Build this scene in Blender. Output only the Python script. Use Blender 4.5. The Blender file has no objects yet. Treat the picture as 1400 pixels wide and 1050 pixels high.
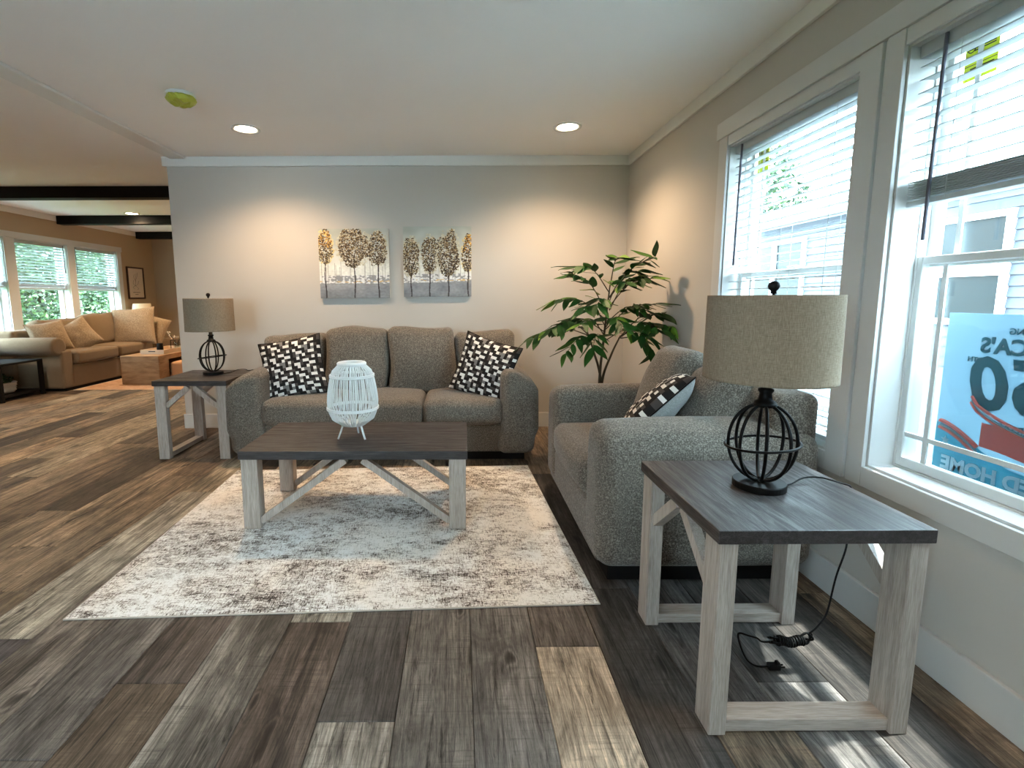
import bpy, bmesh, math, random
import numpy as np
from mathutils import Vector, Matrix, Euler, noise
PI = math.pi
S = bpy.context.scene
COL = S.collection
rnd = random.Random(11)

# ------------------------------------------------------------------ camera
cd = bpy.data.cameras.new('camera'); cam = bpy.data.objects.new('camera', cd); COL.objects.link(cam)
yaw, pit, rol = map(math.radians, (-0.12166, 7.25713, -0.23077))
cy_, sy_, cp_, sp_, cr_, sr_ = math.cos(yaw), math.sin(yaw), math.cos(pit), math.sin(pit), math.cos(rol), math.sin(rol)
vr = Vector((cy_, sy_, 0)); vf = Vector((-sy_*cp_, cy_*cp_, -sp_)); vu = vr.cross(vf)
r2 = cr_*vr + sr_*vu; u2 = -sr_*vr + cr_*vu
m = Matrix((r2, u2, -vf)).transposed().to_4x4(); m.translation = Vector((0, 0, 1.2025)); cam.matrix_world = m
cd.sensor_width = 36; cd.lens = 670/1400*36; cd.shift_x = (700-629.34)/1400; cd.shift_y = (492.66-525)/1400
cd.clip_start = 0.02; cd.clip_end = 300
S.camera = cam
# ------------------------------------------------------------------ world (overcast sky) and exposure
W = bpy.data.worlds.new('sky'); S.world = W; W.use_nodes = True
bg = W.node_tree.nodes['Background']; bg.inputs[0].default_value = (0.69, 0.87, 1.0, 1); bg.inputs[1].default_value = 9.5
S.view_settings.view_transform = 'Standard'; S.view_settings.look = 'None'; S.view_settings.gamma = 1
S.view_settings.use_curve_mapping = False; S.view_settings.exposure = 2.17
S.cycles.max_bounces = 10; S.cycles.diffuse_bounces = 6; S.cycles.transparent_max_bounces = 24; S.cycles.glossy_bounces = 4
S.cycles.sample_clamp_indirect = 6; S.cycles.use_denoising = True
WARM = (1.0, 0.68, 0.40)
sl = bpy.data.lights.new('sun', 'SUN'); sl.energy = 3.0; sl.angle = math.radians(1.5); sl.color = (1, .96, .9)
sun = bpy.data.objects.new('sun', sl); COL.objects.link(sun)
sun.rotation_euler = Vector((-1, -0.12, -2.5)).to_track_quat('-Z', 'Y').to_euler()
def portal(x, y0, y1, z0, z1, toleft):
    l = bpy.data.lights.new('window_portal', 'AREA'); l.shape = 'RECTANGLE'; l.size = z1-z0; l.size_y = y1-y0; l.cycles.is_portal = True
    o = bpy.data.objects.new('window_portal', l); COL.objects.link(o); o.location = (x, (y0+y1)/2, (z0+z1)/2)
    o.rotation_euler = (0, PI/2 if toleft else -PI/2, 0)
portal(1.74, 1.94, 2.85, .58, 2.03, True); portal(1.74, .85, 1.755, .58, 2.03, True)
o_ = bpy.data.lights.new('window_portal', 'AREA'); o_.shape = 'RECTANGLE'; o_.size = 1.3; o_.size_y = .9; o_.cycles.is_portal = True
ro = bpy.data.objects.new('window_portal', o_); COL.objects.link(ro); ro.location = (-1.65, -1.97, 1.45); ro.rotation_euler = (PI/2, 0, PI)  # portal of the added rear window
portal(-6.24, 6.76, 7.66, .75, 2.03, False); portal(-6.24, 7.80, 8.75, .75, 2.03, False); portal(-6.24, 5.55, 6.6, .75, 2.03, False)

# ------------------------------------------------------------------ materials
def mat(name, col=(.5,.5,.5), rough=.6, metal=0, spec=.5):
    mt = bpy.data.materials.new(name); mt.use_nodes = True
    b = mt.node_tree.nodes['Principled BSDF']; b.inputs['Base Color'].default_value = (*col, 1)
    b.inputs['Roughness'].default_value = rough; b.inputs['Metallic'].default_value = metal; b.inputs['Specular IOR Level'].default_value = spec
    return mt
class NT:
    def __init__(s, mt): s.t = mt.node_tree; s.b = s.t.nodes['Principled BSDF']
    def n(s, ty, **kw):
        o = s.t.nodes.new(ty)
        for k, v in kw.items(): setattr(o, k, v)
        return o
    def l(s, a, b): s.t.links.new(a, b)
    def coord(s, scale=(1,1,1), rnd_off=False, out='Object'):
        tc = s.n('ShaderNodeTexCoord'); mp = s.n('ShaderNodeMapping'); mp.inputs['Scale'].default_value = scale
        src = tc.outputs[out]
        if rnd_off:
            oi = s.n('ShaderNodeObjectInfo'); mu = s.n('ShaderNodeMath', operation='MULTIPLY'); mu.inputs[1].default_value = 47.3
            s.l(oi.outputs['Random'], mu.inputs[0]); va = s.n('ShaderNodeVectorMath', operation='ADD')
            s.l(src, va.inputs[0]); s.l(mu.outputs[0], va.inputs[1]); src = va.outputs[0]
        s.l(src, mp.inputs['Vector']); return mp.outputs[0]
    def noise(s, vec, scale=5, det=4, rough=.55, dist=0):
        o = s.n('ShaderNodeTexNoise'); o.inputs['Scale'].default_value = scale; o.inputs['Detail'].default_value = det
        o.inputs['Roughness'].default_value = rough; o.inputs['Distortion'].default_value = dist; s.l(vec, o.inputs['Vector']); return o.outputs[0]
    def ramp(s, fac, stops, interp='LINEAR'):
        o = s.n('ShaderNodeValToRGB'); o.color_ramp.interpolation = interp; e = o.color_ramp.elements
        while len(e) < len(stops): e.new(.5)
        for k, (p, c) in enumerate(stops):
            e[k].position = p; e[k].color = (*c, 1) if len(c) == 3 else c
        s.l(fac, o.inputs[0]); return o.outputs[0]
    def mix(s, fac, a, b, bt='MIX'):
        o = s.n('ShaderNodeMix', data_type='RGBA', blend_type=bt)
        for sock, v in ((o.inputs[0], fac), (o.inputs[6], a), (o.inputs[7], b)):
            if isinstance(v, (int, float)): sock.default_value = v
            elif isinstance(v, tuple): sock.default_value = (*v, 1)
            else: s.l(v, sock)
        return o.outputs[2]
    def bump(s, h, strength=.3, dist=.002):
        o = s.n('ShaderNodeBump'); o.inputs['Strength'].default_value = strength; o.inputs['Distance'].default_value = dist
        s.l(h, o.inputs['Height']); s.l(o.outputs[0], s.b.inputs['Normal'])
    def base(s, c): s.l(c, s.b.inputs['Base Color'])
g3 = lambda v: (v, v, v)
def paint_mat(name, col, rough=.7, bump=.08):
    mt = mat(name, col, rough, spec=.3); t = NT(mt); v = t.coord(); n_ = t.noise(v, 90, 3)
    t.base(t.mix(t.noise(v, 1.7, 3), tuple(c*.97 for c in col), tuple(min(1, c*1.03) for c in col))); t.bump(n_, bump, .002); return mt
M = {}
M['wall'] = paint_mat('wall_paint', (.495, .47, .435))
M['wall_far'] = paint_mat('wall_paint_warm_lit', (.42, .31, .20))  # same greige wall paint, with the warm light put into the colour
M['ceil'] = paint_mat('ceiling_paint', (.88, .87, .85), .85, .2)
M['trim'] = paint_mat('trim_paint', (.56, .56, .55), .45, .03)
M['white'] = mat('white_vinyl', (.62, .63, .62), .4)
M['black'] = mat('black_metal', (.004, .0037, .0036), .45, 0, .13)
M['black_wood'] = mat('black_wood', (.004, .0035, .0035), .7, 0, .2)
M['rubber'] = mat('black_rubber', (.004, .004, .004), .5, 0, .15)
def fabric(name, a, b, c, scale=420, stretch=(1,1,1)):
    mt = mat(name, b, .95, spec=.15); t = NT(mt); v = t.coord(stretch)
    n1 = t.noise(v, scale, 2, .7); n2 = t.noise(v, scale*.35, 2, .6); big = t.noise(v, 3, 2)
    col = t.ramp(n1, [(.34, a), (.5, b), (.66, c)]); col = t.mix(t.ramp(n2, [(.35, g3(0)), (.65, g3(1))]), t.mix(.35, col, a), col)
    col = t.mix(.12, col, t.ramp(big, [(.3, a), (.7, c)])); t.base(col); t.bump(n1, .5, .003)
    t.b.inputs['Sheen Weight'].default_value = .15; t.b.inputs['Sheen Roughness'].default_value = .5
    return mt
M['sofa'] = fabric('tweed', (.050, .042, .034), (.135, .116, .094), (.31, .275, .235), 165)
M['far_sofa'] = fabric('tan_fabric', (.135, .092, .054), (.18, .126, .077), (.23, .168, .105), 300)
M['far_pillow'] = fabric('beige_pillow', (.20, .145, .09), (.29, .215, .14), (.38, .29, .195), 60, (1, 1, 8))
M['pillow_grey'] = fabric('grey_pillow_back', (.22, .23, .22), (.30, .31, .30), (.40, .42, .41), 260)
M['linen'] = None
def linen(name, a, b, trans=0.0):
    mt = mat(name, b, .9, spec=.2); t = NT(mt)
    h = t.noise(t.coord((1, 1, 22)), 55, 3, .6); v = t.noise(t.coord((10, 10, 1)), 60, 3, .6)
    t.base(t.mix(t.ramp(t.mix(.5, h, v), [(.38, g3(0)), (.62, g3(1))]), a, b)); t.bump(h, .25, .001)
    return mt
M['linen'] = linen('lamp_linen', (.19, .145, .098), (.34, .27, .195))
M['far_linen'] = linen('far_lamp_linen', (.78, .62, .42), (.85, .70, .5))
def wood_top(sw=False):
    mt = mat('dark_wood_top', (.05,.04,.04), .38, spec=.5); t = NT(mt); q = (lambda a: (a[1], a[0], a[2])) if sw else (lambda a: a)
    n1 = t.noise(t.coord(q((1.1, 15, 16))), 3.4, 8, .7, 1.0); n2 = t.noise(t.coord(q((3.5, 95, 90))), 4, 5, .7)
    col = t.ramp(n1, [(.34, (.006, .005, .005)), (.48, (.020, .016, .016)), (.58, (.050, .042, .042)), (.68, (.095, .083, .082))])
    col = t.mix(.4, col, t.ramp(n2, [(.38, (.006, .005, .005)), (.6, (.085, .073, .072))]))
    t.base(col); t.bump(t.mix(.5, n1, n2), .5, .002); t.l(t.ramp(n1, [(.4, g3(.55)), (.6, g3(.34))]), t.b.inputs['Roughness']); return mt
M['top'] = wood_top(); M['top_y'] = wood_top(True)
def leg_wood():
    mt = mat('whitewashed_oak', (.5,.45,.4), .4, spec=.5); t = NT(mt)
    n1 = t.noise(t.coord((22, 22, 1.6), True), 2.5, 5, .6, .5); n2 = t.noise(t.coord((120, 120, 6), True), 3, 3, .6)
    col = t.ramp(n1, [(.3, (.30, .25, .21)), (.5, (.43, .37, .32)), (.7, (.56, .50, .45))])
    t.base(t.mix(.4, col, t.ramp(n2, [(.38, (.24, .19, .155)), (.6, (.52, .455, .40))]))); t.bump(n2, .2, .001); return mt
M['oak'] = leg_wood()
def plank_mat():
    mt = mat('weathered_plank', (.2,.16,.12), .5, spec=.35); t = NT(mt)
    strip = t.noise(t.coord((5.5, .5, 1), True), 1.5, 6, .62, 1.8)
    grain = t.noise(t.coord((17, 1.05, 1), True), 2.1, 12, .82, 2.6)
    fine = t.noise(t.coord((95, 4.5, 1), True), 2.4, 5, .75, .8)
    blot = t.noise(t.coord((3.2, 1.6, 1), True), 2.2, 6, .65, .8)
    cross = t.noise(t.coord((2, 40, 1), True), 1.8, 5, .7, .6)
    oi = t.n('ShaderNodeObjectInfo')
    c1 = t.ramp(strip, [(.34, g3(.34)), (.43, g3(.60)), (.47, g3(.88)), (.53, g3(1.02)), (.565, g3(1.30)), (.66, g3(1.6))])
    c2 = t.ramp(grain, [(.37, g3(.22)), (.455, g3(.75)), (.52, g3(1.05)), (.62, g3(1.45))])
    c3 = t.ramp(fine, [(.34, g3(.70)), (.60, g3(1.15))]); c4 = t.ramp(blot, [(.34, g3(.50)), (.5, g3(1.0)), (.66, g3(1.35))]); c5 = t.ramp(cross, [(.36, g3(.62)), (.5, g3(1.04))])
    ch = t.n('ShaderNodeMath', operation='MULTIPLY'); ch.inputs[1].default_value = 7.77; fr = t.n('ShaderNodeMath', operation='FRACT'); t.l(oi.outputs['Random'], ch.inputs[0]); t.l(ch.outputs[0], fr.inputs[0])
    c1 = t.mix(t.ramp(fr.outputs[0], [(.2, g3(.25)), (.7, g3(1))]), g3(1.0), c1)
    col = t.mix(1, oi.outputs['Color'], c1, 'MULTIPLY'); col = t.mix(1, col, c2, 'MULTIPLY'); col = t.mix(1, col, c3, 'MULTIPLY'); col = t.mix(1, col, c4, 'MULTIPLY'); col = t.mix(t.ramp(blot, [(.45, g3(.15)), (.6, g3(.9))]), col, c5, 'MULTIPLY')
    streak = t.noise(t.coord((24, .8, 1), True), 1.9, 6, .7, 1.5)
    col = t.mix(t.ramp(strip, [(.42, g3(.9)), (.6, g3(.35))]), col, t.ramp(streak, [(.40, g3(.30)), (.445, g3(1.0)), (.56, g3(1.0)), (.60, g3(1.45))]), 'MULTIPLY')
    # knots
    vo = t.n('ShaderNodeTexVoronoi', voronoi_dimensions='2D'); vo.inputs['Scale'].default_value = 1.0
    wp = t.n('ShaderNodeVectorMath', operation='MULTIPLY_ADD'); wn = t.n('ShaderNodeTexNoise'); wn.inputs['Scale'].default_value = 5; t.l(t.coord((2.6, 1, 1), True), wn.inputs['Vector'])
    t.l(wn.outputs['Color'], wp.inputs[0]); wp.inputs[1].default_value = (.35, .35, 0); t.l(t.coord((4.0, 1.25, 1), True), wp.inputs[2]); t.l(wp.outputs[0], vo.inputs['Vector'])
    kn = t.ramp(vo.outputs['Distance'], [(.015, g3(.15)), (.045, g3(.40)), (.07, g3(1.15)), (.095, g3(.60)), (.125, g3(1.1)), (.15, g3(.8)), (.19, g3(1))])
    col = t.mix(1, col, kn, 'MULTIPLY')
    t.base(col); t.bump(grain, .22, .0015)
    t.l(t.ramp(grain, [(.3, g3(.68)), (.7, g3(.50))]), t.b.inputs['Roughness']); return mt
M['plank'] = plank_mat()
M['subfloor'] = mat('floor_joint', (.02, .016, .013), .9)
def rug_mat(name, cols, wx=1):
    mt = mat(name, (.7,.7,.7), .95, spec=.1); t = NT(mt)
    big = t.noise(t.coord((1.0, 1.6, 1)), 1.7, 3, .6, .4); med = t.noise(t.coord((3, 5.5, 1)), 3.0, 8, .8, .3)
    h = t.noise(t.coord((17, 110, 1)), 1.5, 4, .8); v = t.noise(t.coord((110, 19, 1)), 1.5, 4, .8); fn = t.noise(t.coord((1,1,1)), 170, 2, .7)
    wv_ = t.n('ShaderNodeMath', operation='MAXIMUM'); t.l(h, wv_.inputs[0]); t.l(v, wv_.inputs[1]); wv_2 = t.n('ShaderNodeMath', operation='MULTIPLY_ADD'); t.l(wv_.outputs[0], wv_2.inputs[0]); wv_2.inputs[1].default_value = -1.5; wv_2.inputs[2].default_value = 1.31; wv = wv_2.outputs[0]
    a = t.n('ShaderNodeMath', operation='MULTIPLY_ADD'); a.inputs[1].default_value = 1.0; t.l(med, a.inputs[0]); t.l(wv, a.inputs[2])
    b = t.n('ShaderNodeMath', operation='MULTIPLY_ADD'); b.inputs[1].default_value = .55; t.l(big, b.inputs[0]); t.l(a.outputs[0], b.inputs[2])
    c = t.n('ShaderNodeMath', operation='MULTIPLY_ADD'); c.inputs[1].default_value = .35; t.l(fn, c.inputs[0]); t.l(b.outputs[0], c.inputs[2])
    d = t.n('ShaderNodeMath', operation='DIVIDE'); d.inputs[1].default_value = 2.9; t.l(c.outputs[0], d.inputs[0])
    e = t.ramp(d.outputs[0], cols)
    warmth = t.noise(t.coord((1.3, 1.0, 1)), 1.5, 2)
    e = t.mix(t.ramp(warmth, [(.45, g3(0)), (.62, g3(.40))]), e, t.mix(1, e, (1.0, .84, .70), 'MULTIPLY'))
    t.base(e); t.bump(fn, .6, .004); return mt
M['rug'] = rug_mat('distressed_rug', [(.395, (.02, .018, .018)), (.438, (.09, .078, .074)), (.468, (.34, .30, .27)), (.494, (.70, .68, .65)), (.53, (.90, .90, .89))])
M['rug2'] = rug_mat('far_rug', [(.38, (.20, .10, .06)), (.5, (.45, .28, .18)), (.6, (.62, .45, .33))])
M['bind'] = mat('rug_binding', (.55, .50, .44), .9)
M['leaf'] = mat('leaf_green', (.03, .12, .018), .5, spec=.22)
def leafmat(m_, a, b):
    t = NT(m_); oi = t.n('ShaderNodeObjectInfo'); t.base(t.ramp(oi.outputs['Random'], [(0, a), (.75, b), (1, (.16, .30, .03))]))
leafmat(M['leaf'], (.008, .036, .007), (.022, .085, .013))
M['stem'] = mat('plant_stem', (.045, .035, .018), .7)
M['bamboo'] = mat('white_bamboo', (.80, .83, .83), .55)
def blindmat():
    mt = mat('blind_white', (.44, .465, .47), .5); t = NT(mt); nt = t.t; out = nt.nodes['Material Output']
    tr = t.n('ShaderNodeBsdfTranslucent'); tr.inputs[0].default_value = (.6, .8, .85, 1); mx = t.n('ShaderNodeMixShader'); mx.inputs[0].default_value = .10
    t.l(t.b.outputs[0], mx.inputs[1]); t.l(tr.outputs[0], mx.inputs[2]); t.l(mx.outputs[0], out.inputs[0]); return mt
M['blind'] = blindmat()
def glassmat(name, tint=(1,1,1), gl=.05):
    mt = mat(name); t = NT(mt); out = t.t.nodes['Material Output']; a = t.n('ShaderNodeBsdfTransparent'); a.inputs[0].default_value = (*tint, 1)
    b = t.n('ShaderNodeBsdfGlossy'); b.inputs['Roughness'].default_value = .02; mx = t.n('ShaderNodeMixShader'); mx.inputs[0].default_value = gl
    t.l(a.outputs[0], mx.inputs[1]); t.l(b.outputs[0], mx.inputs[2]); t.l(mx.outputs[0], out.inputs[0]); return mt
M['glass'] = glassmat('window_glass', (.93, .98, .98)); M['jar'] = glassmat('jar_glass', (.85, .88, .85), .12)
def emis(name, col, st):
    mt = mat(name); t = NT(mt); t.b.inputs['Emission Color'].default_value = (*col, 1); t.b.inputs['Emission Strength'].default_value = st; return mt
M['lamp_on'] = emis('lamp_lens', (1.0, .80, .55), 14)
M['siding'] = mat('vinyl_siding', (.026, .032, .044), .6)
M['skirt'] = mat('grey_skirting', (.10, .11, .12), .8)
M['roof'] = mat('roof_shingle', (.20, .21, .22), .9)
M['winglass'] = mat('dark_window_glass', (.008, .012, .013), .3, 0, .12)
def gravel():
    mt = mat('gravel', (.4,.4,.4), .95); t = NT(mt); v = t.coord(); t.base(t.ramp(t.noise(v, 22, 5, .8), [(.35, (.11, .112, .112)), (.6, (.24, .24, .235))])); t.bump(t.noise(v, 30, 3), 1, .03); return mt
M['gravel'] = gravel()
M['grass'] = mat('lawn', (.05, .13, .03), .95)
M['foliage'] = mat('foliage', (.10, .24, .06), .6)
def fol():
    t = NT(M['foliage']); g = t.n('ShaderNodeNewGeometry'); t.base(t.ramp(g.outputs['Random Per Island'], [(0, (.004, .016, .005)), (.5, (.012, .040, .010)), (.85, (.035, .085, .020)), (1, (.09, .15, .04))]))
fol()
M['bark'] = mat('bark', (.10, .08, .06), .9)
M['yellow'] = mat('yellow_sticker', (.72, .80, .03), .5); M['ink'] = mat('printed_ink', (.02, .02, .02), .6)
M['smoke_cover'] = mat('yellow_plastic_cover', (.40, .42, .05), .35)
def vcol(name, rough=.8, spec=.2):
    mt = mat(name, (1,1,1), rough, spec=spec); t = NT(mt); a = t.n('ShaderNodeVertexColor'); a.layer_name = 'Col'; t.base(a.outputs[0]); return mt
M['art'] = vcol('oil_paint', .55, .4); M['pattern'] = vcol('woven_pattern', .9, .2)
M['canvas'] = mat('canvas_edge', (.62, .60, .55), .9)
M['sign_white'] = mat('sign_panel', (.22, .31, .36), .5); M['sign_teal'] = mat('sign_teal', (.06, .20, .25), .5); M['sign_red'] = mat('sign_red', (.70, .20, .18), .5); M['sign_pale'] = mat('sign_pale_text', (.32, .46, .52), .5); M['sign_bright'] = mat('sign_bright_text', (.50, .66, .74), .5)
for k in ('sign_white', 'sign_teal', 'sign_red', 'sign_pale', 'sign_bright'):
    t = NT(M[k]); c = tuple(t.b.inputs['Base Color'].default_value); tr = t.n('ShaderNodeBsdfTranslucent'); tr.inputs[0].default_value = c; mx = t.n('ShaderNodeMixShader'); mx.inputs[0].default_value = .6
    t.l(t.b.outputs[0], mx.inputs[1]); t.l(tr.outputs[0], mx.inputs[2]); t.l(mx.outputs[0], t.t.nodes['Material Output'].inputs[0])
def leather():
    mt = mat('tan_leather_wood', (.30, .18, .09), .55); t = NT(mt); v = t.coord((2, 2, 8)); t.base(t.ramp(t.noise(v, 3, 5), [(.35, (.24, .14, .07)), (.65, (.38, .24, .13))])); return mt
M['tan_wood'] = leather(); M['pouf'] = mat('tan_pouf', (.55, .32, .17), .7); M['tray'] = mat('whitewashed_tray', (.62, .48, .34), .6)
M['mat_white'] = mat('print_paper', (.62, .52, .42), .7); M['frame_brown'] = mat('dark_brown_frame', (.035, .015, .008), .45)
M['basket'] = mat('woven_basket', (.55, .50, .43), .9); M['twig'] = mat('dried_flower', (.70, .58, .45), .8)

# ------------------------------------------------------------------ mesh helpers
def box(bm, x0, x1, y0, y1, z0, z1):
    v = [bm.verts.new(p) for p in ((x0,y0,z0),(x1,y0,z0),(x1,y1,z0),(x0,y1,z0),(x0,y0,z1),(x1,y0,z1),(x1,y1,z1),(x0,y1,z1))]
    for f in ((0,3,2,1),(4,5,6,7),(0,1,5,4),(1,2,6,5),(2,3,7,6),(3,0,4,7)): bm.faces.new([v[i] for i in f])
    return v
def link(name, me, mt, parent=None, smooth=False, mats=None):
    o = bpy.data.objects.new(name, me); COL.objects.link(o)
    if me.materials: pass
    else:
        for k in (mats or [mt]): me.materials.append(k)
    if smooth:
        for p in me.polygons: p.use_smooth = True
    if parent: o.parent = parent
    return o
def obj(name, bm, mt, parent=None, smooth=False, bevel=0, seg=2, mats=None):
    if bevel: bmesh.ops.bevel(bm, geom=list(bm.edges), offset=bevel, segments=seg, affect='EDGES', profile=.5)
    bmesh.ops.recalc_face_normals(bm, faces=bm.faces)
    me = bpy.data.meshes.new(name); bm.to_mesh(me); bm.free()
    return link(name, me, mt, parent, smooth, mats)
def bx(name, x0, x1, y0, y1, z0, z1, mt, parent=None, bevel=0):
    bm = bmesh.new(); box(bm, x0, x1, y0, y1, z0, z1); return obj(name, bm, mt, parent, bevel=bevel)
def tag(o, label, cat, group=None, kind=None):
    o['label'] = label; o['category'] = cat
    if group: o['group'] = group
    if kind: o['kind'] = kind
    return o
def thing(name, label, cat, loc=(0,0,0), rz=0, group=None):
    o = bpy.data.objects.new(name, None); COL.objects.link(o); o.empty_display_size = .1; o.location = loc; o.rotation_euler = (0, 0, rz)
    return tag(o, label, cat, group)
def struct(o): o['kind'] = 'structure'; return o
def lab(o, l): o['label'] = l; return o
def dup(root, loc, rz=0, label=None):
    r = root.copy(); COL.objects.link(r); r.location = loc; r.rotation_euler = (0, 0, rz)
    if label: r['label'] = label
    for ch in list(root.children):
        c = ch.copy(); COL.objects.link(c); c.parent = r
        for g in ch.children:
            d = g.copy(); COL.objects.link(d); d.parent = c
    return r
def tube(bm, pts, rad, seg=8, closed=False, ra=None):
    pts = [Vector(p) for p in pts]; n = len(pts); rings = []; up = Vector((0, 0, 1)); prev = None
    for i, p in enumerate(pts):
        if closed: d = pts[(i+1) % n]-pts[i-1]
        else: d = pts[min(i+1, n-1)]-pts[max(i-1, 0)]
        d.normalize()
        if prev is None:
            a = up.cross(d)
            if a.length < 1e-3: a = Vector((1, 0, 0)).cross(d)
        else: a = prev-d*prev.dot(d)
        a.normalize(); prev = a; b = d.cross(a)
        r = rad[i] if isinstance(rad, (list, tuple)) else rad
        rings.append([bm.verts.new(p+(a*math.cos(2*PI*k/seg)+b*math.sin(2*PI*k/seg))*r) for k in range(seg)])
    for i in range(n if closed else n-1):
        A, B = rings[i], rings[(i+1) % n]
        for k in range(seg): bm.faces.new((A[k], A[(k+1) % seg], B[(k+1) % seg], B[k]))
    if not closed:
        bm.faces.new(rings[0][::-1]); bm.faces.new(rings[-1])
def lathe(bm, prof, seg=32, c=(0,0,0)):
    rings = []
    for r, z in prof:
        if r < 1e-5: rings.append([bm.verts.new((c[0], c[1], c[2]+z))])
        else: rings.append([bm.verts.new((c[0]+r*math.cos(2*PI*k/seg), c[1]+r*math.sin(2*PI*k/seg), c[2]+z)) for k in range(seg)])
    for A, B in zip(rings, rings[1:]):
        for k in range(seg):
            a = [A[0], A[0]] if len(A) == 1 else [A[k], A[(k+1) % seg]]
            b = [B[0], B[0]] if len(B) == 1 else [B[k], B[(k+1) % seg]]
            f = []
            for q in (a[0], a[1], b[1], b[0]):
                if q not in f: f.append(q)
            if len(f) > 2: bm.faces.new(f)
def spline(ctrl, n=8):
    P = [Vector(p) for p in ctrl]; P = [P[0]*2-P[1]]+P+[P[-1]*2-P[-2]]; out = []
    for i in range(1, len(P)-2):
        for k in range(n):
            t = k/n; out.append(.5*((2*P[i])+(-P[i-1]+P[i+1])*t+(2*P[i-1]-5*P[i]+4*P[i+1]-P[i+2])*t*t+(-P[i-1]+3*P[i]-3*P[i+1]+P[i+2])*t**3))
    out.append(P[-2]); return out
def soft(sx, sy, sz, r=.05, puff=(0,0,0), n=8, fn=None, c=(0,0,0), wob=0, seed=0):
    """upholstered block: box with rounded edges (radius r), puffed faces; sx,sy,sz full sizes; centre c"""
    bm = bmesh.new(); V = {}; hs = (sx/2, sy/2, sz/2); ts = [math.tan(a)/1.0 for a in (PI/4, PI/6.5, PI/14)]
    ax = []
    for h in hs:
        rr_ = min(r, h*.98); q = [-h+rr_-rr_*t for t in ts]; mid = [(-h+rr_)+(2*(h-rr_))*i/n for i in range(n+1)]; ax.append(q+mid+[-v for v in q[::-1]])
    N = len(ax[0])-1
    def vert(i, j, l):
        key = (i, j, l)
        if key in V: return V[key]
        p = [ax[0][i], ax[1][j], ax[2][l]]; cl = [max(-h+min(r, h*.98), min(h-min(r, h*.98), q)) for q, h in zip(p, hs)]
        d = Vector([a-b for a, b in zip(p, cl)]); L = d.length; d = d/L*r if L > 1e-9 else d
        X, Y, Z = (cl[0]+max(-hs[0]-cl[0], min(hs[0]-cl[0], d.x)), cl[1]+max(-hs[1]-cl[1], min(hs[1]-cl[1], d.y)), cl[2]+max(-hs[2]-cl[2], min(hs[2]-cl[2], d.z)))
        x, y, z = X/hs[0], Y/hs[1], Z/hs[2]
        b = lambda q: max(0, 1-q*q)**.7
        X += math.copysign(puff[0], x)*(abs(x)**2)*b(y)*b(z); Y += math.copysign(puff[1], y)*(abs(y)**2)*b(x)*b(z); Z += math.copysign(puff[2], z)*(abs(z)**2)*b(x)*b(y)
        if wob:
            e = noise.noise_vector(Vector((X*5+seed*3.1, Y*5, Z*5)))*wob; X += e[0]; Y += e[1]; Z += e[2]
        if fn: X, Y, Z = fn(X, Y, Z, x, y, z)
        V[key] = bm.verts.new((X+c[0], Y+c[1], Z+c[2])); return V[key]
    for a in range(N):
        for b in range(N):
            for (f) in ((lambda i,j:(i,j,0)), (lambda i,j:(i,j,N)), (lambda i,j:(i,0,j)), (lambda i,j:(i,N,j)), (lambda i,j:(0,i,j)), (lambda i,j:(N,i,j))):
                bm.faces.new([vert(*f(*q)) for q in ((a,b),(a+1,b),(a+1,b+1),(a,b+1))])
    return bm
def rounded(name, sx, sy, sz, mt, parent, c, rot=None, **kw):
    o = obj(name, soft(sx, sy, sz, c=(0,0,0) if rot else c, **kw), mt, parent, smooth=True)
    if rot: o.location = c; o.rotation_euler = rot
    return o
def plate(bm, poly, axis, d0, d1):
    """extrude a 2-D polygon along axis from d0 to d1"""
    def P(a, b, d): return {'x': (d, a, b), 'y': (a, d, b), 'z': (a, b, d)}[axis]
    A = [bm.verts.new(P(a, b, d0)) for a, b in poly]; B = [bm.verts.new(P(a, b, d1)) for a, b in poly]; n = len(poly)
    bm.faces.new(A[::-1]); bm.faces.new(B)
    for i in range(n): bm.faces.new((A[i], A[(i+1) % n], B[(i+1) % n], B[i]))

# ------------------------------------------------------------------ room shell
H = 2.44; XR = 1.51; YB = 4.5; XE = -2.565; XL = -6.0; YF = 9.8; Y0 = -1.8
def wall_x(name, xa, xb, y0, y1, z0, z1, holes, mt):
    bm = bmesh.new(); ys = sorted({y0, y1} | {q for h in holes for q in h[:2]})
    for a, b in zip(ys, ys[1:]):
        hs = [h for h in holes if h[0] <= a and h[1] >= b]
        if not hs: box(bm, xa, xb, a, b, z0, z1)
        else: box(bm, xa, xb, a, b, z0, hs[0][2]); box(bm, xa, xb, a, b, hs[0][3], z1)
    bmesh.ops.remove_doubles(bm, verts=bm.verts, dist=1e-5)
    return struct(obj(name, bm, mt))
WR = [(.85, 1.755, .575, 2.035), (1.94, 2.85, .575, 2.035)]
WL = [(5.52, 6.60, .75, 2.03), (6.76, 7.66, .75, 2.03), (7.80, 8.76, .75, 2.03)]
wall_x('wall_right', XR, XR+.19, Y0, YB+.12, 0, H, WR, M['wall'])
wall_x('wall_left', XL-.19, XL, Y0, YF, 0, H, WL, M['wall_far'])
struct(bx('wall_back', XE, XR, YB, YB+.12, 0, H, M['wall']))
struct(bx('wall_inner', XE, XE+.12, YB+.12, YF, 0, H, M['wall_far']))
struct(bx('wall_far', XL-.19, XE+.12, YF, YF+.12, 0, H, M['wall_far']))
bm = bmesh.new()
for a in ((XL-.19, -2.3, 0, H), (-1.0, XR+.19, 0, H), (-2.3, -1.0, 0, 1.0), (-2.3, -1.0, 1.9, H)): box(bm, a[0], a[1], Y0-.12, Y0, a[2], a[3])
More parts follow.
